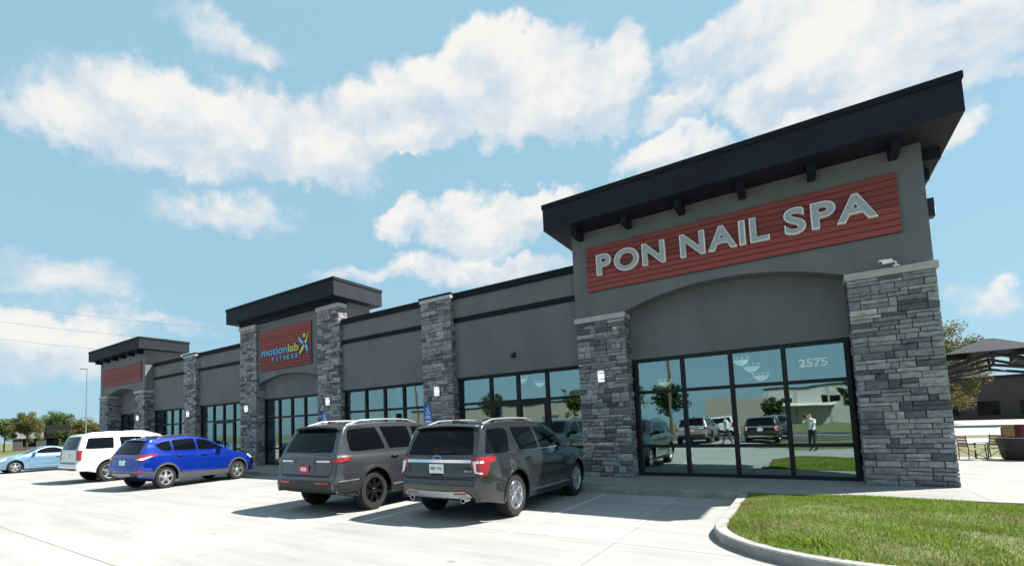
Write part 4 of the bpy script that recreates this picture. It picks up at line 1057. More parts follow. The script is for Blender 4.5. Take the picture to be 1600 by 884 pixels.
# ------------------------------------------------ small blue crossover
def small_suv(label, loc, rz):
    pm = paint('blue_paint', (.003, .028, .30), .4, .18); kb_ = M['clad']
    S = dict(L=4.52, W=1.84, belt=1.10, sill=.26, rw=.352, Ra=.405, axles=(.92, 3.61), crown=.035, r=.08, paint=pm, plan=(.6, .2, 1.0, .28), taper=.05,
             prof=[(.16, .40), (.05, .44), (.01, .52), (0, .62), (.03, .72), (.06, .80), (.085, .95), (.13, 1.08), (.27, 1.28), (.42, 1.48), (.50, 1.56), (.60, 1.595), (1.0, 1.635), (1.6, 1.66), (2.1, 1.645), (2.45, 1.58), (2.9, 1.34), (3.35, 1.12), (3.55, 1.06), (4.0, .98), (4.3, .87), (4.46, .72), (4.52, .55), (4.46, .36), (4.4, .3)],
             under=[(0, .42), (.35, .37), (.6, .31), (1.0, .26), (3.8, .26), (4.2, .28), (4.52, .32)],
             wz=[(.2, .93), (.34, .965), (.5, .985), (.7, 1.0), (.85, .995), (.95, .975), (1.03, .95), (1.10, .92), (1.3, .86), (1.45, .80), (1.58, .73), (1.68, .68)])
    c = Car('parked_car', label, 'car', S, loc, rz)
    c.decal('rear_window', [(-.66, 1.11), (.66, 1.11), (.60, 1.36), (.52, 1.52), (-.52, 1.52), (-.60, 1.36)], 0, .004, M['cglass'], rnd=.05)
    c.spoiler(.37, .62, .56, .05, pm)
    for sg in (1, -1):
        a = 40*sg
        def U(x, y): return (x-S['L']/2)*math.sin(R(a))-y*math.cos(R(a))
        P = [(U(.10, -.56*sg), .955), (U(.16, -.56*sg), 1.06), (U(.34, -.83*sg), 1.09), (U(.62, -.885*sg), 1.10), (U(.60, -.895*sg), 1.05), (U(.36, -.875*sg), .965), (U(.22, -.80*sg), .905)]
        if sg < 0: P = P[::-1]
        tl = c.decal('tail_light', P, a, .018, M['redlens'], rnd=.015, grid=.05)
        P2 = [(U(.12, -.60*sg), .955), (U(.28, -.82*sg), 1.0), (U(.46, -.885*sg), 1.05), (U(.44, -.885*sg), 1.02), (U(.34, -.865*sg), .98), (U(.24, -.80*sg), .925)]
        if sg < 0: P2 = P2[::-1]
        c.decal('clear_lens', P2, a, .025, M['clearlens'], tl, rnd=.01, grid=.05)
        hl = c.decal('headlight', [(4.02, .955), (4.30, .84), (4.38, .74), (4.30, .74), (4.05, .86)], 90*sg, .012, M['clearlens'], rnd=.02, grid=.06)
        c.decal('amber_lens', [(4.12, .90), (4.20, .86), (4.20, .82), (4.12, .85)], 90*sg, .018, M['amber'], hl, rnd=.01, grid=.06)
        c.decal('reflector', [(sg*.58, .545), (sg*.84, .565), (sg*.84, .615), (sg*.58, .60)], 0, .02, M['redlens'], rnd=.01)
    c.strip('panel_gap', [(-.70, 1.08), (-.70, .9), (-.62, .74), (.62, .74), (.70, .9), (.70, 1.08)], .012, 0, .002, M['seam'], c.body)
    c.plate(.855, M['plate'], None, M['plateink'])
    c.decal('lower_bumper', [(-.69, .60), (-.55, .56), (.55, .56), (.69, .60), (.69, .46), (.5, .44), (-.5, .44), (-.69, .46)], 0, .014, kb_, rnd=.03)
    c.decal('skid_panel', [(-.52, .53), (.52, .53), (.44, .45), (-.44, .45)], 0, .022, M['silvertrim'], rnd=.02)
    c.both('bumper_side', [(.09, .455), (.06, .545), (.2, .575), (.50, .57), (.51, .45), (.3, .43)], .013, kb_, rnd=.02)
    c.both('quarter_window', [(.62, 1.37), (.80, 1.21), (.88, 1.19), (1.14, 1.19), (1.13, 1.50), (.86, 1.46)], .004, M['cglass'], rnd=.03)
    c.both('rear_door_window', [(1.22, 1.185), (1.20, 1.515), (1.72, 1.54), (1.98, 1.535), (1.99, 1.17)], .004, M['cglass'], rnd=.03)
    c.both('front_door_window', [(2.08, 1.165), (2.05, 1.535), (2.36, 1.50), (2.72, 1.34), (3.02, 1.155)], .004, M['cglass'], rnd=.04)
    c.decal('windscreen', [(-.68, 1.15), (.68, 1.15), (.55, 1.55), (-.55, 1.55)], 180, .004, M['cglass'], rnd=.05)
    c.seams([[(1.17, 1.5), (1.18, 1.1), (1.30, .88), (1.36, .68), (1.38, .38)], [(2.03, 1.53), (2.06, 1.05), (2.06, .38)], [(3.0, 1.14), (3.10, .85), (3.08, .38)], [(1.35, .47), (3.05, .45)]])
    c.handles([(1.40, 1.02), (2.28, 1.0)], pm)
    c.both('rocker_cladding', [(1.30, .27), (3.22, .27), (3.22, .44), (1.30, .46)], .014, kb_, rnd=.01)
    c.both('fender_badge', [(3.12, .93), (3.22, .93), (3.22, .955), (3.12, .955)], .01, M['chrome'], rnd=.004)
    c.arch_lip(.05, .016, kb_)
    c.rails(.82, 2.35, .545, M['blackmetal'], .045, .016); c.mirrors(2.86, 1.13, pm, .95)
    c.wiper(1.13, .02, -.3, M['black'])
    c.wheels(dict(m=M['rim'], n=5, w=(.05, .05)))
    return c
# ------------------------------------------------ big white boxy SUV
def big_suv(label, loc, rz):
    pm = paint('white_paint', (.60, .61, .63), 0., .3)
    S = dict(L=5.18, W=2.04, belt=1.20, sill=.34, rw=.40, Ra=.47, axles=(1.14, 4.09), crown=.03, r=.08, paint=pm, plan=(.4, .09, .8, .16), taper=.02,
             prof=[(.12, .46), (.03, .49), (0, .58), (.01, .70), (.05, .76), (.07, .85), (.075, 1.1), (.09, 1.25), (.17, 1.5), (.25, 1.72), (.32, 1.80), (.42, 1.845), (.9, 1.87), (1.8, 1.885), (2.6, 1.875), (2.95, 1.83), (3.25, 1.66), (3.72, 1.30), (3.9, 1.25), (4.6, 1.2), (5.0, 1.12), (5.12, .95), (5.18, .7), (5.13, .45), (5.06, .4)],
             under=[(0, .47), (.4, .45), (.7, .38), (1.2, .34), (4.4, .34), (4.8, .38), (5.18, .42)],
             wz=[(.3, .95), (.45, .97), (.6, .985), (.85, 1.0), (1.05, .99), (1.14, .965), (1.20, .94), (1.45, .89), (1.65, .83), (1.78, .775), (1.9, .73)])
    c = Car('parked_car', label, 'car', S, loc, rz)
    c.decal('rear_window', [(-.76, 1.25), (.76, 1.25), (.72, 1.55), (.66, 1.74), (-.66, 1.74), (-.72, 1.55)], 0, .004, M['cglass'], rnd=.05)
    for sg in (1, -1):
        a = 35*sg
        def U(x, y): return (x-S['L']/2)*math.sin(R(a))-y*math.cos(R(a))
        P = [(U(.09, -.82*sg), 1.23), (U(.25, -.95*sg), 1.23), (U(.24, -.965*sg), .86), (U(.09, -.84*sg), .86)]
        if sg < 0: P = P[::-1]
        c.decal('tail_light', P, a, .018, M['redlens'], rnd=.02, grid=.05)
    c.strip('panel_gap', [(-.80, 1.75), (-.83, 1.2), (-.82, .79), (.82, .79), (.83, 1.2), (.80, 1.75)], .012, 0, .002, M['seam'], c.body)
    c.plate(1.02, M['plate'], None, M['plateink'])
    c.decal('step_pad', [(-.80, .735), (.80, .735), (.80, .765), (-.80, .765)], 0, .01, M['cladblack'], rnd=.008)
    c.decal('lower_bumper', [(-.9, .56), (.9, .56), (.88, .50), (-.88, .50)], 0, .012, M['cladblack'], rnd=.01)
    c.both('quarter_window', [(.34, 1.285), (.46, 1.68), (1.30, 1.70), (1.28, 1.27), (.45, 1.27)], .004, M['cglass'], rnd=.04)
    c.both('rear_door_window', [(1.55, 1.27), (1.50, 1.70), (2.30, 1.70), (2.36, 1.27)], .004, M['cglass'], rnd=.04)
    c.both('front_door_window', [(2.47, 1.27), (2.43, 1.70), (2.86, 1.69), (3.12, 1.56), (3.42, 1.28)], .004, M['cglass'], rnd=.04)
    c.decal('windscreen', [(-.74, 1.33), (.74, 1.33), (.64, 1.76), (-.64, 1.76)], 180, .004, M['cglass'], rnd=.05)
    c.seams([[(1.44, 1.72), (1.46, 1.2), (1.56, .95), (1.66, .7), (1.66, .45)], [(2.39, 1.72), (2.41, 1.1), (2.41, .45)], [(3.42, 1.25), (3.46, .9), (3.44, .45)]])
    c.handles([(1.78, 1.12), (2.60, 1.12)], pm)
    c.both('rocker_cladding', [(1.62, .345), (3.60, .345), (3.60, .42), (1.62, .42)], .012, M['cladblack'], rnd=.01)
    c.rails(.7, 2.8, .66, M['silvertrim'], .05, .018); c.mirrors(3.2, 1.26, pm, 1.1)
    c.wiper(1.275, .02, -.3, M['black'])
    c.wheels(dict(m=M['rim'], n=5, w=(.045, .055)))
    return c
# ------------------------------------------------ light blue coupe
def coupe(label, loc, rz):
    pm = paint('pale_blue_paint', (.16, .29, .42), .35, .25)
    S = dict(L=4.65, W=1.79, belt=.93, sill=.20, rw=.325, Ra=.365, axles=(.98, 3.70), crown=.04, r=.08, paint=pm, plan=(.6, .17, 1.0, .28), taper=.02,
             prof=[(.14, .32), (.03, .36), (0, .5), (.01, .65), (.05, .82), (.14, .92), (.5, .965), (.85, .985), (1.15, 1.12), (1.6, 1.31), (1.95, 1.375), (2.3, 1.37), (2.6, 1.30), (3.0, 1.12), (3.38, .96), (3.6, .925), (4.1, .84), (4.45, .72), (4.6, .58), (4.65, .45), (4.6, .28), (4.5, .22)],
             under=[(0, .34), (.4, .28), (.7, .22), (4.0, .20), (4.65, .24)],
             wz=[(.15, .94), (.3, .97), (.5, .995), (.65, 1.0), (.78, .985), (.87, .955), (.93, .92), (1.1, .84), (1.25, .74), (1.38, .66)])
    c = Car('parked_car', label, 'car', S, loc, rz)
    c.both('side_window', [(1.52, .985), (1.66, 1.20), (1.95, 1.295), (2.30, 1.29), (2.56, 1.22), (3.05, .99)], .004, M['cglass'], rnd=.04)
    c.decal('windscreen', [(-.68, 1.0), (.68, 1.0), (.52, 1.31), (-.52, 1.31)], 180, .004, M['cglass'], rnd=.05); c.decal('rear_window', [(-.6, 1.02), (.6, 1.02), (.5, 1.28), (-.5, 1.28)], 0, .004, M['cglass'], rnd=.05)
    for sg in (1, -1):
        c.decal('headlight', [(4.05, .80), (4.36, .72), (4.45, .62), (4.36, .60), (4.08, .70)], 90*sg, .012, M['clearlens'], rnd=.03, grid=.06)
        c.decal('tail_light', [(.05, .86), (.38, .90), (.36, .76), (.06, .70)], 90*sg, .012, M['redlens'], rnd=.03, grid=.06)
    c.seams([[(1.55, .97), (1.58, .6), (1.62, .3)], [(3.08, .97), (3.14, .6), (3.08, .3)], [(1.62, .29), (3.08, .29)]])
    c.handles([(1.82, .80)], pm)
    c.both('side_moulding', [(1.45, .42), (3.25, .42), (3.25, .445), (1.45, .445)], .008, pm, rnd=0)
    c.mirrors(2.86, .97, pm, .85)
    c.wheels(dict(m=M['rim'], n=5, w=(.04, .05)))
    return c
NORTH = R(90)
crossover('charcoal three-row SUV with silver wheels, chrome tailgate bar and white licence plate', (-7.43, -6.96, 0), NORTH)
long_suv('gunmetal SUV with black wheels, slim tail lights and a red licence plate', (-10.36, -7.46, 0), NORTH)
small_suv('bright blue compact crossover with grey lower cladding and silver wheels', (-19.42, -7.34, 0), NORTH+R(8))
big_suv('boxy white full-size SUV with tall red tail lights', (-24.82, -7.20, 0), NORTH)
coupe('pale blue low coupe parked nose out beyond the white SUV', (-36.75, -2.5, 0), R(-90))

# ================================================================== vegetation and surroundings
import numpy as np
def leaf_mat(name, c1, c2, c3):
    m = mat(name, c1, .65, spec=.3); N = m.node_tree.nodes; L = m.node_tree.links; p = N['Principled BSDF']
    g_ = N.new('ShaderNodeNewGeometry'); cr = N.new('ShaderNodeValToRGB'); L.new(g_.outputs['Random Per Island'], cr.inputs[0]); e = cr.color_ramp
    e.elements[0].color = (*c1, 1); e.elements[1].color = (*c3, 1); k = e.elements.new(.5); k.color = (*c2, 1)
    L.new(cr.outputs[0], p.inputs['Base Color'])
    t = N.new('ShaderNodeBsdfTranslucent'); L.new(cr.outputs[0], t.inputs[0]); mx = N.new('ShaderNodeMixShader'); mx.inputs[0].default_value = .3
    L.new(p.outputs[0], mx.inputs[1]); L.new(t.outputs[0], mx.inputs[2]); L.new(mx.outputs[0], N['Material Output'].inputs[0])
    return m
M['leaf_olive'] = leaf_mat('olive_leaves', (.07, .085, .02), (.125, .125, .035), (.19, .165, .055))
M['leaf_green'] = leaf_mat('green_leaves', (.045, .085, .018), (.075, .125, .03), (.12, .16, .04))
M['leaf_dark'] = leaf_mat('dark_green_leaves', (.02, .05, .014), (.035, .075, .02), (.06, .10, .03))
def grass_mat():
    m = leaf_mat('grass_blades', (.085, .16, .010), (.165, .26, .018), (.25, .32, .045)); N = m.node_tree.nodes; L = m.node_tree.links; p = N['Principled BSDF']
    cr = [n for n in N if n.type == 'VALTORGB'][0]; ge = N.new('ShaderNodeNewGeometry'); n = N.new('ShaderNodeTexNoise'); n.inputs['Scale'].default_value = .75; n.inputs['Detail'].default_value = 4; L.new(ge.outputs['Position'], n.inputs['Vector'])
    sep = N.new('ShaderNodeSeparateXYZ'); L.new(ge.outputs['Position'], sep.inputs[0])
    r = N.new('ShaderNodeMapRange'); r.inputs[1].default_value = .46; r.inputs[2].default_value = .66; L.new(n.outputs[0], r.inputs[0])
    oi = N.new('ShaderNodeMath'); oi.operation = 'MULTIPLY'; oi.inputs[1].default_value = .75; L.new(r.outputs[0], oi.inputs[0])
    mx = N.new('ShaderNodeMix'); mx.data_type = 'RGBA'; L.new(oi.outputs[0], mx.inputs[0]); L.new(cr.outputs[0], mx.inputs[6]); mx.inputs[7].default_value = (.24, .21, .095, 1)
    L.new(mx.outputs[2], p.inputs['Base Color']); tr = [k for k in N if k.type == 'BSDF_TRANSLUCENT'][0]; L.new(mx.outputs[2], tr.inputs[0])
    return m
M['grass'] = grass_mat()
def blades(name, pts, hmin, hmax, wid, seed, tall=None):
    """many bent blades in one mesh; pts = (x, y, z, scale)"""
    rg = np.random.default_rng(seed); n = len(pts); P = np.array(pts, dtype=np.float64)
    a = rg.uniform(0, math.tau, n); h = rg.uniform(hmin, hmax, n)*P[:, 3]; w = wid*rg.uniform(.6, 1.3, n)*np.sqrt(P[:, 3]); lean = rg.uniform(.15, .9, n)*h; b = a+rg.uniform(-.7, .7, n)
    sx, sy = np.cos(a+math.pi/2)*w, np.sin(a+math.pi/2)*w; lx, ly = np.cos(b)*lean, np.sin(b)*lean
    V = np.zeros((n, 5, 3))
    V[:, 0] = P[:, :3]+np.stack([sx, sy, -.01+0*h], 1); V[:, 1] = P[:, :3]+np.stack([-sx, -sy, -.01+0*h], 1)
    V[:, 2] = P[:, :3]+np.stack([lx*.35-sx*.8, ly*.35-sy*.8, h*.6], 1); V[:, 3] = P[:, :3]+np.stack([lx*.35+sx*.8, ly*.35+sy*.8, h*.6], 1)
    V[:, 4] = P[:, :3]+np.stack([lx, ly, h*.95], 1)
    me = bpy.data.meshes.new(name); me.vertices.add(n*5); me.vertices.foreach_set('co', V.reshape(-1))
    base = np.arange(n)*5; loops = np.stack([base, base+1, base+2, base+3, base+3, base+2, base+4], 1).reshape(-1)
    me.loops.add(n*7); me.loops.foreach_set('vertex_index', loops.astype(np.int32)); me.polygons.add(n*2)
    ls = np.stack([np.arange(n)*7, np.arange(n)*7+4], 1).reshape(-1); me.polygons.foreach_set('loop_start', ls.astype(np.int32))
    me.update(calc_edges=True); me.validate(); me.materials.append(M['grass'])
    return link(bpy.data.objects.new(name, me))
rg = random.Random(5); pts = []
while len(pts) < 105000:
    x = rg.uniform(-3.25, 3.4); y = rg.uniform(-7.22, -2.16)
    if not in_island(x, y, .0): continue
    f = .5+.5*math.sin(x*3.1+1.3*math.sin(y*2.3))*math.sin(y*3.7+x); s_ = .6+.45*f
    e = min(x+3.25, y+7.22) if not (x < -1.75 and y < -5.72) else 1.5-math.hypot(x+1.75, y+5.72)
    bare = math.sin(x*1.7+2.1)*math.sin(y*1.9+.6)+.35*math.sin(x*5.1)*math.sin(y*4.3)
    if bare > .55 and rg.random() < .55: continue
    if e < .5 and y < -5.0 and rg.random() < .7: s_ *= 1.25+.7*f
    if y > -2.7: s_ *= 1.25
    pts.append((x, y, island_z(x, y), s_))
g_o = blades('grass', pts, .025, .062, .0034, 4); tag(g_o, 'short mown grass with taller tufts on the kerbed island', 'grass', kind='stuff')

def tree(name, label, loc, h, cw, ch, trunk, leaf, lm, n, seed, low=.28, cat='tree', open_=0., group=None, lean=0.):
    rn = random.Random(seed); o = empty(name, loc); tag(o, label, cat, group)
    tb = MB(); tips = []
    top = Vector((lean*h, 0, h*.62)); tb.tube([(0, 0, -.1), (lean*h*.2, 0, h*.2), (lean*h*.6, .02*h, h*.42), top], [trunk, trunk*.8, trunk*.6, trunk*.35], 8)
    nb = 11
    for k in range(nb):
        a = k*2.399+rn.uniform(-.3, .3); t = .32+.6*k/nb; z0 = h*(.2+.42*t); p0 = Vector((lean*h*t, 0, z0))
        rr = cw*rn.uniform(.55, .9)*(1-.35*t); p1 = p0+Vector((math.cos(a)*rr*.5, math.sin(a)*rr*.5, ch*.22)); p2 = p0+Vector((math.cos(a)*rr, math.sin(a)*rr, ch*rn.uniform(.25, .55)))
        tb.tube([p0, p1, p2], [trunk*.38, trunk*.22, trunk*.07], 6); tips += [p1, p2]
        for q in range(2):
            p3 = p1+Vector((rn.uniform(-1, 1), rn.uniform(-1, 1), rn.uniform(.3, 1))).normalized()*rr*.5; tb.tube([p1, p3], [trunk*.14, trunk*.04], 5); tips.append(p3)
    tb.build('trunk', M['bark'], o, smooth=True)
    # leaf clumps gathered round branch tips, kept inside an uneven crown
    cz = h-ch/2; cl = []
    for tpt in tips: cl.append((tpt, cw*rn.uniform(.16, .28)))
    while len(cl) < 64:
        u = Vector((rn.gauss(0, 1), rn.gauss(0, 1), rn.gauss(0, 1))).normalized()*rn.random()**.4
        cl.append((Vector((u.x*cw*.82+lean*h, u.y*cw*.82, cz+u.z*ch*.46)), cw*rn.uniform(.13, .27)))
    V = []; F = []
    for i in range(n):
        c, rr = rn.choice(cl)
        if rn.random() < open_ and c.z > cz+ch*.1: continue
        u = Vector((rn.gauss(0, 1), rn.gauss(0, 1), rn.gauss(0, .8))).normalized()*rr*rn.random()**.45
        p = c+u; a = Vector((rn.gauss(0, 1), rn.gauss(0, 1), rn.gauss(0, .6))).normalized(); b = a.cross(Vector((rn.gauss(0, 1), rn.gauss(0, 1), rn.gauss(0, 1)))).normalized(); l = leaf*rn.uniform(.6, 1.35)
        k = len(V); V += [p-a*l, p+b*l*.55, p+a*l, p-b*l*.55]; F.append((k, k+1, k+2, k+3))
    me = bpy.data.meshes.new('crown'); me.from_pydata([tuple(v) for v in V], [], F); me.materials.append(lm); link(bpy.data.objects.new('crown', me), o)
    return o
def at(px, D, z=-.05):
    d = pixdir(px, 650); d = Vector((d.x, d.y, 0)).normalized(); return (CAM.x+d.x*D, CAM.y+d.y*D, z)
# --- left: trees, low building, lamp, cars at the far side of the lot
tree('shade_tree', 'pale olive roadside tree at the far end beyond the blue coupe', at(43, 108), 6.6, 3.4, 5.2, .16, .11, M['leaf_olive'], 12000, 1)
tree('shade_tree', 'round green tree behind the low dark building', at(88, 150), 9.2, 4.6, 6.4, .22, .14, M['leaf_green'], 11000, 2)
tree('shade_tree', 'spreading lime green tree behind the low dark building roof', at(112, 160), 8.2, 3.2, 4.6, .2, .14, M['leaf_olive'], 7000, 3)
tree('shade_tree', 'bushy yellow green tree just left of the far tower', at(137, 96), 5.1, 2.5, 4.0, .14, .10, M['leaf_olive'], 11000, 4)
tree('conifer_shrub', 'dark spreading shrub in front of the low dark building', at(101, 110), 3.5, 2.2, 3.0, .1, .13, M['leaf_dark'], 3000, 6, cat='shrub')
tree('shade_tree', 'small tree left of the pale olive roadside tree', at(8, 120), 6.4, 3.0, 4.8, .16, .17, M['leaf_green'], 3600, 7)
tree('shade_tree', 'thin pale tree between the olive tree and the dark building', at(66, 130), 5.6, 2.2, 4.0, .12, .16, M['leaf_olive'], 1800, 8, open_=.4)
M['farwall'] = mat('far_wall', (.06, .055, .055), .8, var=.2); M['farroof'] = mat('far_roof', (.018, .017, .019), .8, spec=.2); M['fargrey'] = mat('far_panel', (.22, .24, .27), .7)
fb_ = empty('low_building', at(92, 128)); fb_.rotation_euler.z = R(78); tag(fb_, 'low dark far-off building with a grey fascia panel among trees', 'building')
bx('wall', -7, 7, 0, 9, 0, 3.2, M['farwall'], fb_); rf_ = bx('roof', -2, 7.6, -.6, 9.6, 3.21, 5.0, M['farroof'], fb_); bx('fascia_panel', -7, -2.3, -.3, -.02, 2.4, 4.2, M['fargrey'], fb_)
for k in range(3): bx('window', -5.5+k*3.6, -3.5+k*3.6, -.03, -.005, .8, 2.3, M['cglass'], fb_)
lp = empty('lamp_post', at(134.5, 92)); tag(lp, 'tall thin lamp post rising beside the far tower', 'lamp post')
MB().tube([(0, 0, 0), (0, 0, 5), (0, 0, 12.6)], [.11, .09, .05], 8).build('pole', M['steel'], lp, smooth=True); MB().box(-.9, .0, -.08, .08, 12.45, 12.6).build('lamp_arm', M['steel'], lp); MB().box(-.7, .7, -.05, .05, 5.0, 5.12).build('cross_arm', M['steel'], lp)
for ob in lp.children: ob.rotation_euler.z = R(60)
# overhead lines that pass behind the shops
ua, ub = Vector(at(-140, 78)), Vector(at(640, 78))
for p_, lab in ((ua, 'tall utility pole carrying the overhead lines beyond the car park'), (ub, 'tall utility pole carrying the overhead lines behind the shops')):
    o = empty('utility_pole', p_); tag(o, lab, 'pole'); MB().tube([(0, 0, 0), (0, 0, 19)], [.2, .13], 8).build('pole', M['bark'], o); MB().box(-.08, .08, -1.2, 1.2, 17.6, 17.75).build('cross_arm', M['bark'], o)
for k, (za, zb_, lab) in enumerate(((18.6, 17.2, 'topmost thin overhead line crossing the sky'), (16.6, 15.2, 'middle thin overhead line crossing the sky'), (14.6, 13.0, 'lowest thin overhead line crossing the sky'))):
    q = [ua.lerp(ub, t)+Vector((0, 0, za+(zb_-za)*t-1.6*4*t*(1-t))) for t in [i/16 for i in range(17)]]
    o = MB().tube([tuple(v-q[0]) for v in q], .022, 5).build('overhead_line', M['steel']); o.location = q[0]; tag(o, lab, 'cable')
# --- right: road, pavilion, brick building, tree, patio things
rd = MB().box(-40, 200, 20, 27, -.3, -.03).build('road', M['conc']); tag(rd, kind='structure')
rd = MB().box(-40, 200, 31.5, 95, -.3, -.028).build('parking_area', M['conc']); tag(rd, kind='structure')
tree('shade_tree', 'yellowing tree behind the stone corner pier and the open pavilion', at(1486, 85), 11.6, 5.6, 9.6, .2, .12, M['leaf_olive'], 26000, 11, open_=.35)
M['slate'] = mat('metal_roof', (.014, .017, .025), .8, spec=.2); M['timber'] = mat('dark_timber', (.035, .028, .026), .7, var=.2)
pv = empty('pavilion', at(1562, 70)); pv.rotation_euler.z = R(-10); tag(pv, 'open dark timber pavilion with a gabled roof and raised lantern', 'pavilion')
hw, dp, ze, zr = 4.9, 8.0, 5.1, 7.1
for sg in (-1, 1):
    MB().add([(sg*(hw+.35), -.5, ze-.15), (sg*(hw+.35), dp+.5, ze-.15), (sg*1.6, dp+.5, zr-.6), (sg*1.6, -.5, zr-.6), (sg*(hw+.35), -.5, ze-.33), (sg*(hw+.35), dp+.5, ze-.33), (sg*1.6, dp+.5, zr-.78), (sg*1.6, -.5, zr-.78)], [(0, 1, 2, 3), (4, 5, 6, 7), (0, 1, 5, 4), (1, 2, 6, 5), (2, 3, 7, 6), (3, 0, 4, 7)]).build('roof', M['slate'], pv)
    for y in (0, dp):
        MB().box(sg*hw-.16, sg*hw+.16, y-.16, y+.16, 0, ze-.35).build('post', M['timber'], pv)
        MB().tube([(sg*hw, y, ze-1.6), (sg*(hw-1.4), y, ze-.25)], .11, 4).build('brace', M['timber'], pv)
for y in (0, dp):
    MB().tube([(-hw, y, ze-.35), (0, y, ze+.7), (hw, y, ze-.35)], .15, 4).build('truss_chord', M['timber'], pv); MB().tube([(-hw-.3, y, ze-.2), (0, y, zr-.2), (hw+.3, y, ze-.2)], .15, 4).build('rafter', M['timber'], pv); MB().tube([(0, y, ze+.7), (0, y, zr-.2)], .12, 4).build('king_post', M['timber'], pv)
for sg in (-1, 1): MB().box(sg*1.5-.1, sg*1.5+.1, .6, dp-.6, zr-.85, zr-.05).build('lantern_wall', M['timber'], pv)
MB().add([(-3.2, -.8, zr+.02), (3.2, -.8, zr+.02), (3.2, dp+.8, zr+.02), (-3.2, dp+.8, zr+.02), (-.3, 2.6, zr+1.5), (.3, 2.6, zr+1.5), (.3, dp-2.6, zr+1.5), (-.3, dp-2.6, zr+1.5)], [(3, 2, 1, 0), (4, 5, 6, 7), (0, 1, 5, 4), (1, 2, 6, 5), (2, 3, 7, 6), (3, 0, 4, 7)]).build('lantern_roof', M['slate'], pv)
M['brickfar'] = mat('brown_brick', (.055, .042, .038), .9, bump=.3, bscale=12, var=.2, vscale=6)
bb = empty('brick_building', at(1560, 115)); bb.rotation_euler.z = R(-12); tag(bb, 'dark brown brick building behind the open pavilion', 'building')
bx('wall', -9, 30, 0, 16, 0, 6.4, M['brickfar'], bb); bx('roof', -9.3, 30.3, -.3, 16.3, 6.41, 6.8, M['farroof'], bb)
for k in range(7): f_ = bx('window', -6.5+k*4.4, -4.1+k*4.4, -.06, -.005, .7, 2.9, M['frame'], bb); bx('pane', -6.4+k*4.4, -4.2+k*4.4, -.075, -.061, .8, 2.8, M['cglass'], f_)
M['chairwood'] = mat('chair_slats', (.33, .22, .12), .6, var=.2, vscale=8)
def patio_chair(x, y, rz, lab):
    o = empty('patio_chair', (x, y, S0), rz); o.scale = (.74, .74, .72); tag(o, lab, 'chair')
    for sx in (-.27, .27):
        for sy, hh in ((-.26, .62), (.26, .98)): MB().tube([(sx, sy*1.1, 0), (sx, sy, .4), (sx, sy*(1 if sy < 0 else 1.25), hh)], .018, 6).build('leg', M['blackmetal'], o)
        MB().box(sx-.03, sx+.03, -.30, .28, .62, .645).build('armrest', M['blackmetal'], o)
        MB().tube([(sx, -.26, .08), (sx, .26, .40)], .012, 5).build('brace', M['blackmetal'], o)
    for k in range(5): bx('seat_slat', -.25, .25, -.27+k*.108, -.27+k*.108+.09, .41, .435, M['chairwood'], o)
    for k in range(4): bx('back_slat', -.25, .25, .285+k*.012, .305+k*.012, .52+k*.115, .61+k*.115, M['chairwood'], o)
patio_chair(1.62, 7.35, R(110), 'black metal patio chair with wooden slats by the corner pier'); patio_chair(2.1, 8.05, R(-60), 'black metal patio chair behind the dark round planter')
bp = empty('planter', (2.62, 7.45, S0)); bp.scale = (.84, .84, .95); tag(bp, 'large round black planter tub on the patio', 'planter')
MB().lathe([(0, .0), (.40, .0), (.47, .05), (.55, .50), (.60, .62), (.61, .66), (.56, .67), (.52, .58), (0, .56)], 28).build('tub', M['black'], bp, smooth=True); MB().lathe([(.5, .16), (.515, .16), (.522, .2), (.507, .2)], 28, closed=True).build('hoop', M['blackmetal'], bp)
sb = empty('striped_screen', (3.3, 9.3, -.05)); tag(sb, 'colourful upright striped board screen behind the round planter', 'screen')
for k, c in enumerate(((.36, .22, .09), (.36, .23, .1), (.10, .02, .03), (.30, .03, .03), (.03, .03, .06), (.12, .17, .2), (.34, .07, .04), (.05, .05, .09), (.36, .24, .1), (.28, .03, .03))):
    bx('board', -.62+k*.135, -.62+k*.135+.128, 0, .03, .25, 1.14, mat('stripe_paint', c, .7), sb)
for x in (-.6, .6): bx('post', x-.03, x+.03, .031, .09, 0, 1.05, M['timber'], sb)
um = empty('offscreen_umbrella', (6.3, 8.3, S0)); tag(um, 'unseen square umbrella added to cast shade on the patio', 'umbrella')  # added out of view right of the frame, only to shadow the patio slabs
MB().tube([(0, 0, 0), (0, 0, 2.75)], .03, 8).build('pole', M['blackmetal'], um); MB().lathe([(0, .0), (.35, 0), (.35, .06), (0, .07)], 20).build('base', M['blackmetal'], um)
MB().add([(-2.3, -1.6, 2.35), (2.3, -1.6, 2.35), (2.3, 1.6, 2.35), (-2.3, 1.6, 2.35), (0, 0, 2.85), (-2.3, -1.6, 2.2), (2.3, -1.6, 2.2), (2.3, 1.6, 2.2), (-2.3, 1.6, 2.2)], [(0, 1, 4), (1, 2, 4), (2, 3, 4), (3, 0, 4), (0, 1, 6, 5), (1, 2, 7, 6), (2, 3, 8, 7), (3, 0, 5, 8)]).build('canopy', mat('canvas', (.3, .05, .05), .9), um)
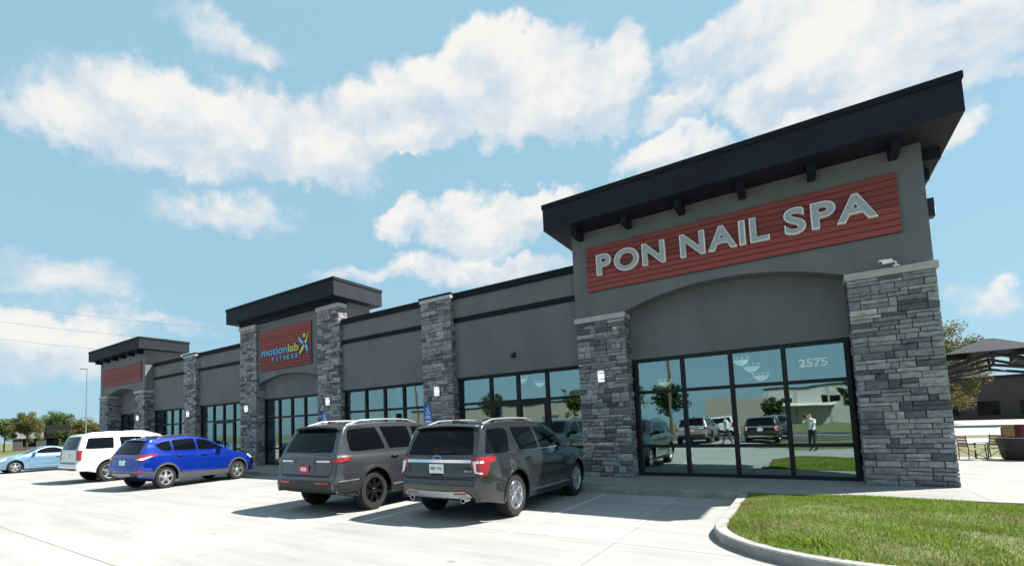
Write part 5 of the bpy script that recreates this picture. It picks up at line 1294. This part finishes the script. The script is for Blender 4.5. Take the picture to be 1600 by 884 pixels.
# --- across the street, seen in the windows
st = MB().box(-300, 300, -52, -43, -.3, -.03).build('street', M['asphalt']); tag(st, kind='structure')
st = MB().box(-300, 300, -40.5, -39, -.3, -.025).build('footpath', M['walk']); tag(st, kind='structure')
M['pale'] = mat('pale_metal_cladding', (.36, .355, .34), .7, var=.06, vscale=.5); M['tan'] = mat('tan_block', (.28, .255, .225), .85, var=.08)
wh = empty('warehouse', (12, -122, -.05)); tag(wh, 'long pale warehouse across the street', 'building')
bx('wall', -22, 60, -40, 0, 0, 8.2, M['pale'], wh)
for q in range(14): bx('wall_rib', -21.5+q*6.1, -21.2+q*6.1, .005, .08, .1, 8.15, M['tan'], wh)
for q in range(9): bx('window', -19+q*8.6, -15.8+q*8.6, .01, .06, 4.9, 6.2, M['cglass'], wh)
bx('wall_annex', -34, -22.01, -30, 1.5, 0, 6.6, M['tan'], wh); bx('canopy', -20, -8, .01, 3, 4.2, 4.7, M['white'], wh); bx('coping', -22.2, 60.2, -40.2, .2, 8.21, 8.55, M['slate'], wh)
for k in range(6): bx('loading_door', -6+k*9, -2.5+k*9, .01, .06, .2, 3.8, M['fargrey'], wh)
wh2 = empty('warehouse', (-70, -98, -.05)); tag(wh2, 'smaller tan warehouse across the street', 'building'); bx('wall', -26, 26, -30, 0, 0, 6.8, M['tan'], wh2); bx('coping', -26.2, 26.2, -30.2, .2, 6.81, 7.1, M['slate'], wh2)
for k in range(5): bx('loading_door', -20+k*9, -16+k*9, .01, .06, .2, 3.6, M['farwall'], wh2)
for k, (x, y, h_, lm, lab) in enumerate(((-17, -58, 7.5, 'leaf_dark', 'dark street tree nearest the drive across the lot'), (-23, -61, 8.5, 'leaf_dark', 'tall dark street tree across the lot'), (-31, -60, 7.2, 'leaf_green', 'mid green street tree across the lot'), (2.2, -44, 5.2, 'leaf_green', 'young tree on the verge before the pale warehouse'), (-48, -63, 8.2, 'leaf_dark', 'dark tree before the tan warehouse'), (-6.5, -78, 5, 'leaf_dark', 'low tree by the warehouse canopy'))):
    tree('street_tree', lab, (x, y, -.06), h_, h_*.36, h_*.72, .16, .2, M[lm], 2600, 40+k)
for k, (x, y) in enumerate(((-21, -40), (-13.5, -41.5), (-47, -41), (22, -41))):
    o = empty('utility_pole', (x, y, -.06)); tag(o, ('wooden street pole reflected above the silver wagon', 'wooden street pole reflected between the wagon and the walking person', 'wooden street pole in front of the smaller tan warehouse', 'wooden street pole beside the long pale warehouse doors')[k], 'pole'); MB().tube([(0, 0, 0), (0, 0, 11)], [.16, .11], 8).build('pole', M['bark'], o); MB().box(-1.1, 1.1, -.06, .06, 9.8, 9.95).build('cross_arm', M['bark'], o)
for k, (x, lm) in enumerate(((-38.5, 0), (-28.6, 0))):
    tree('cypress', 'narrow dark columnar tree on the street verge', (x, -33+k, -.06), 5.2, .75, 4.8, .09, .12, M['leaf_dark'], 2200, 60+k, group='columnar trees on the verge')
ff = empty('feather_flag', (.9, -17.5, -.05)); tag(ff, 'turquoise feather flag on the lawn behind the drive', 'flag')
MB().tube([(0, 0, 0), (0, 0, 2.3), (.1, 0, 2.9), (.4, 0, 3.25), (.7, 0, 3.2)], .014, 6).build('pole', M['steel'], ff)
MB().prism([(.03, .6), (.5, .5), (.62, 1.6), (.72, 2.6), (.74, 3.1), (.5, 3.2), (.25, 3.0), (.1, 2.5), (.04, 1.6)], 'y', -.006, .006).build('banner', mat('turquoise_cloth', (.12, .55, .58), .8), ff)
crossover('dark crossover parked tail to the shops across the drive', (-4.6, -22.0, 0), R(-90), pm=paint('black_paint', (.012, .012, .014), .3, .25))
long_suv('silver long wagon parked tail to the shops across the drive', (-8.3, -21.0, 0), R(-90), pm=paint('silver_paint', (.42, .42, .42), .7, .25))

def copy_tree(o, parent=None):
    c = o.copy(); COL.objects.link(c); c.parent = parent
    for ch in o.children: copy_tree(ch, c)
    return c
cars_ = {o['label'].split()[0]: o for o in COL.objects if o.name.startswith('parked_car') and o.parent is None}
for q, (src, x, y, a, lab) in enumerate((('bright', -13.2, -34.5, 90, 'blue crossover in the kerbside row across the street lot'), ('boxy', -8.6, -36.3, -90, 'white boxy SUV in the kerbside row across the street lot'), ('gunmetal', -4.2, -34.6, 90, 'gunmetal wagon in the kerbside row across the street lot'), ('pale', -17.4, -34.5, 90, 'pale blue coupe in the kerbside row across the street lot'), ('boxy', 6.0, -36.5, -80, 'white boxy SUV by the young tree across the street lot'))):
    c = copy_tree(cars_[src]); c.location = (x, y-.0, -.02); c.rotation_euler.z = R(a); c['label'] = lab; c['group'] = 'cars parked across the lot'
st = MB().box(-60, 14, -39, -28.01, -.3, -.022).build('overflow_parking', M['asphalt']); tag(st, kind='structure')

# ================================================================== people (seen in the corner window)
M['skin'] = mat('skin', (.46, .27, .19), .55); M['hair'] = mat('hair', (.03, .02, .015), .7); M['shirt'] = mat('white_shirt', (.70, .70, .70), .85, bump=.3, bscale=9); M['trouser'] = mat('dark_trousers', (.02, .024, .035), .85, bump=.3, bscale=9); M['shoe'] = mat('shoes', (.015, .013, .012), .5); M['shirt2'] = mat('pale_shirt', (.55, .58, .66), .85, bump=.3, bscale=9)
def person(label, loc, rz, J, shirt, long_sleeve=False):
    """J: joints in metres, facing +Y, feet at z=0"""
    root = empty('person', loc, rz); tag(root, label, 'person')
    names = list(J); vs = [J[n][0] for n in names]; rad = [J[n][1] for n in names]; ix = {n: i for i, n in enumerate(names)}
    E_ = [('pelvis', 'waist'), ('waist', 'chest'), ('chest', 'neck'), ('neck', 'skull'), ('skull', 'crown')]
    for s_ in 'LR':
        E_ += [('chest', 'sh'+s_), ('sh'+s_, 'el'+s_), ('el'+s_, 'wr'+s_), ('wr'+s_, 'pm'+s_), ('pelvis', 'hp'+s_), ('hp'+s_, 'kn'+s_), ('kn'+s_, 'an'+s_), ('an'+s_, 'to'+s_)]
        for f in range(5):
            if 'f%d%s' % (f, s_) in ix: E_ += [('pm'+s_ if f else 'wr'+s_, 'f%d%s' % (f, s_)), ('f%d%s' % (f, s_), 'g%d%s' % (f, s_))]
    me = bpy.data.meshes.new('body'); me.from_pydata(vs, [(ix[a], ix[b]) for a, b in E_], []); o = bpy.data.objects.new('tmp', me); COL.objects.link(o)
    o.modifiers.new('s', 'SKIN'); sk = me.skin_vertices[0].data
    for i, r_ in enumerate(rad): sk[i].radius = (r_, r_*.82) if names[i] in ('waist', 'chest', 'pelvis') else (r_, r_)
    sk[ix['pelvis']].use_root = True
    sd = o.modifiers.new('d', 'SUBSURF'); sd.levels = 2; sd.render_levels = 2
    dg = bpy.context.evaluated_depsgraph_get(); m2 = bpy.data.meshes.new_from_object(o.evaluated_get(dg)); bpy.data.objects.remove(o)
    m2.materials.clear()
    for k in ('skin', 'hair', 'trouser', 'shoe'): m2.materials.append(M[k])
    m2.materials.append(shirt)
    hz = J['pelvis'][0][2]; nz_ = J['neck'][0][2]; sku = Vector(J['skull'][0])
    hands = [Vector(J[k+s_][0]) for s_ in 'LR' for k in ('wr', 'pm')]; els = [Vector(J['el'+s_][0]) for s_ in 'LR']
    for p in m2.polygons:
        c = p.center; p.use_smooth = True
        if c.z > nz_+.02 and (c-sku).length < .24: p.material_index = 1 if (c.z > sku.z+.05 or c.y < sku.y-.035) else 0
        elif min((c-q).length for q in hands) < .15 or (not long_sleeve and min((c-e).length for e in els) > .1 and min(min((c-q).length for q in hands), 9) < .24): p.material_index = 0
        elif c.z < .09: p.material_index = 3
        elif c.z < hz+.04: p.material_index = 2
        else: p.material_index = 4
    b = bpy.data.objects.new('body', m2); link(b, root)
    f = MB(); c = sku
    f.lathe([(0, -.03), (.012, -.02), (.016, 0), (.008, .03), (0, .035)], 8, 'z', (c.x, c.y+.095, c.z-.01))
    for sx in (-1, 1): f.lathe([(0, -.03), (.012, -.02), (.016, .0), (.012, .025), (0, .03)], 8, 'z', (c.x+sx*.085, c.y-.005, c.z-.01))
    f.build('nose_and_ears', M['skin'], b, smooth=True)
    e = MB()
    for sx in (-1, 1): e.lathe([(0, -.008), (.009, -.004), (.009, .004), (0, .008)], 8, 'z', (c.x+sx*.033, c.y+.082, c.z+.018))
    e.box(c.x-.025, c.x+.025, c.y+.082, c.y+.09, c.z-.062, c.z-.054); e.build('eyes_and_mouth', M['hair'], b)
    return root
def base_joints():
    J = dict(pelvis=((0, 0, .95), .15), waist=((0, 0, 1.10), .135), chest=((0, 0, 1.34), .155), neck=((0, .01, 1.50), .058), skull=((0, .035, 1.62), .085), crown=((0, .03, 1.71), .075))
    for s_, x in (('L', -1), ('R', 1)):
        J['sh'+s_] = ((x*.19, 0, 1.42), .06); J['hp'+s_] = ((x*.095, 0, .88), .095); J['kn'+s_] = ((x*.105, .015, .49), .062); J['an'+s_] = ((x*.11, -.02, .09), .042); J['to'+s_] = ((x*.125, .16, .04), .036)
    return J
def hand(J, s_, wr, d, side, curl=.25):
    """palm and five fingers from wrist along d"""
    d = Vector(d).normalized(); side = Vector(side).normalized(); wr = Vector(wr); n = d.cross(side)
    J['wr'+s_] = (tuple(wr), .026); pm = wr+d*.07; J['pm'+s_] = (tuple(pm), .03)
    for f in range(1, 5):
        b = pm+side*(.027-.018*(f-1)); L_ = (.075, .085, .08, .062)[f-1]; J['f%d%s' % (f, s_)] = (tuple(b+d*L_*.45+n*curl*.02), .0085); J['g%d%s' % (f, s_)] = (tuple(b+d*L_*.85+n*curl*.06), .0075)
    J['f0'+s_] = (tuple(wr+d*.035+side*.042), .010); J['g0'+s_] = (tuple(wr+d*.075+side*.06), .0085)
J = base_joints()
J['elL'] = ((-.26, .13, 1.26), .045); J['elR'] = ((.26, .13, 1.26), .045)
hand(J, 'L', (-.14, .33, 1.50), (.25, .3, .8), (.8, 0, -.2)); hand(J, 'R', (.14, .33, 1.50), (-.25, .3, .8), (-.8, 0, -.2))
_fw = Vector((-math.sin(YAW), math.cos(YAW), 0)); bp_ = CAM-_fw*.47
pr = person('person in a white shirt and dark trousers raising a phone with both hands', (bp_.x, bp_.y, 0), YAW, J, M['shirt'])
ph = empty('phone', (CAM.x-_fw.x*.075, CAM.y-_fw.y*.075, 1.555), YAW); tag(ph, 'black phone held up by the person in the white shirt', 'phone')
bx('case', -.078, .078, -.004, .004, -.0, .074, M['black'], ph, bevel=.0015); MB().lathe([(0, .0), (.008, 0), (.008, .002), (0, .002)], 10, 'y', (.06, .0045, .06)).build('lens', M['cglass'], ph)
J = base_joints()
J['knL'] = ((-.105, .13, .50), .062); J['anL'] = ((-.11, .22, .10), .042); J['toL'] = ((-.115, .38, .07), .036)
J['knR'] = ((.105, -.02, .48), .062); J['anR'] = ((.11, -.26, .14), .042); J['toR'] = ((.12, -.12, .04), .036)
J['elL'] = ((-.27, -.08, 1.14), .045); J['elR'] = ((.27, .04, 1.13), .045)
hand(J, 'L', (-.27, .02, .91), (0, .25, -1), (1, 0, 0)); hand(J, 'R', (.27, .20, .95), (0, .35, -1), (-1, 0, 0))
person('person in a pale shirt and dark trousers walking across the lot', (-6.2, -19.6, 0), R(60), J, M['shirt2'], True)
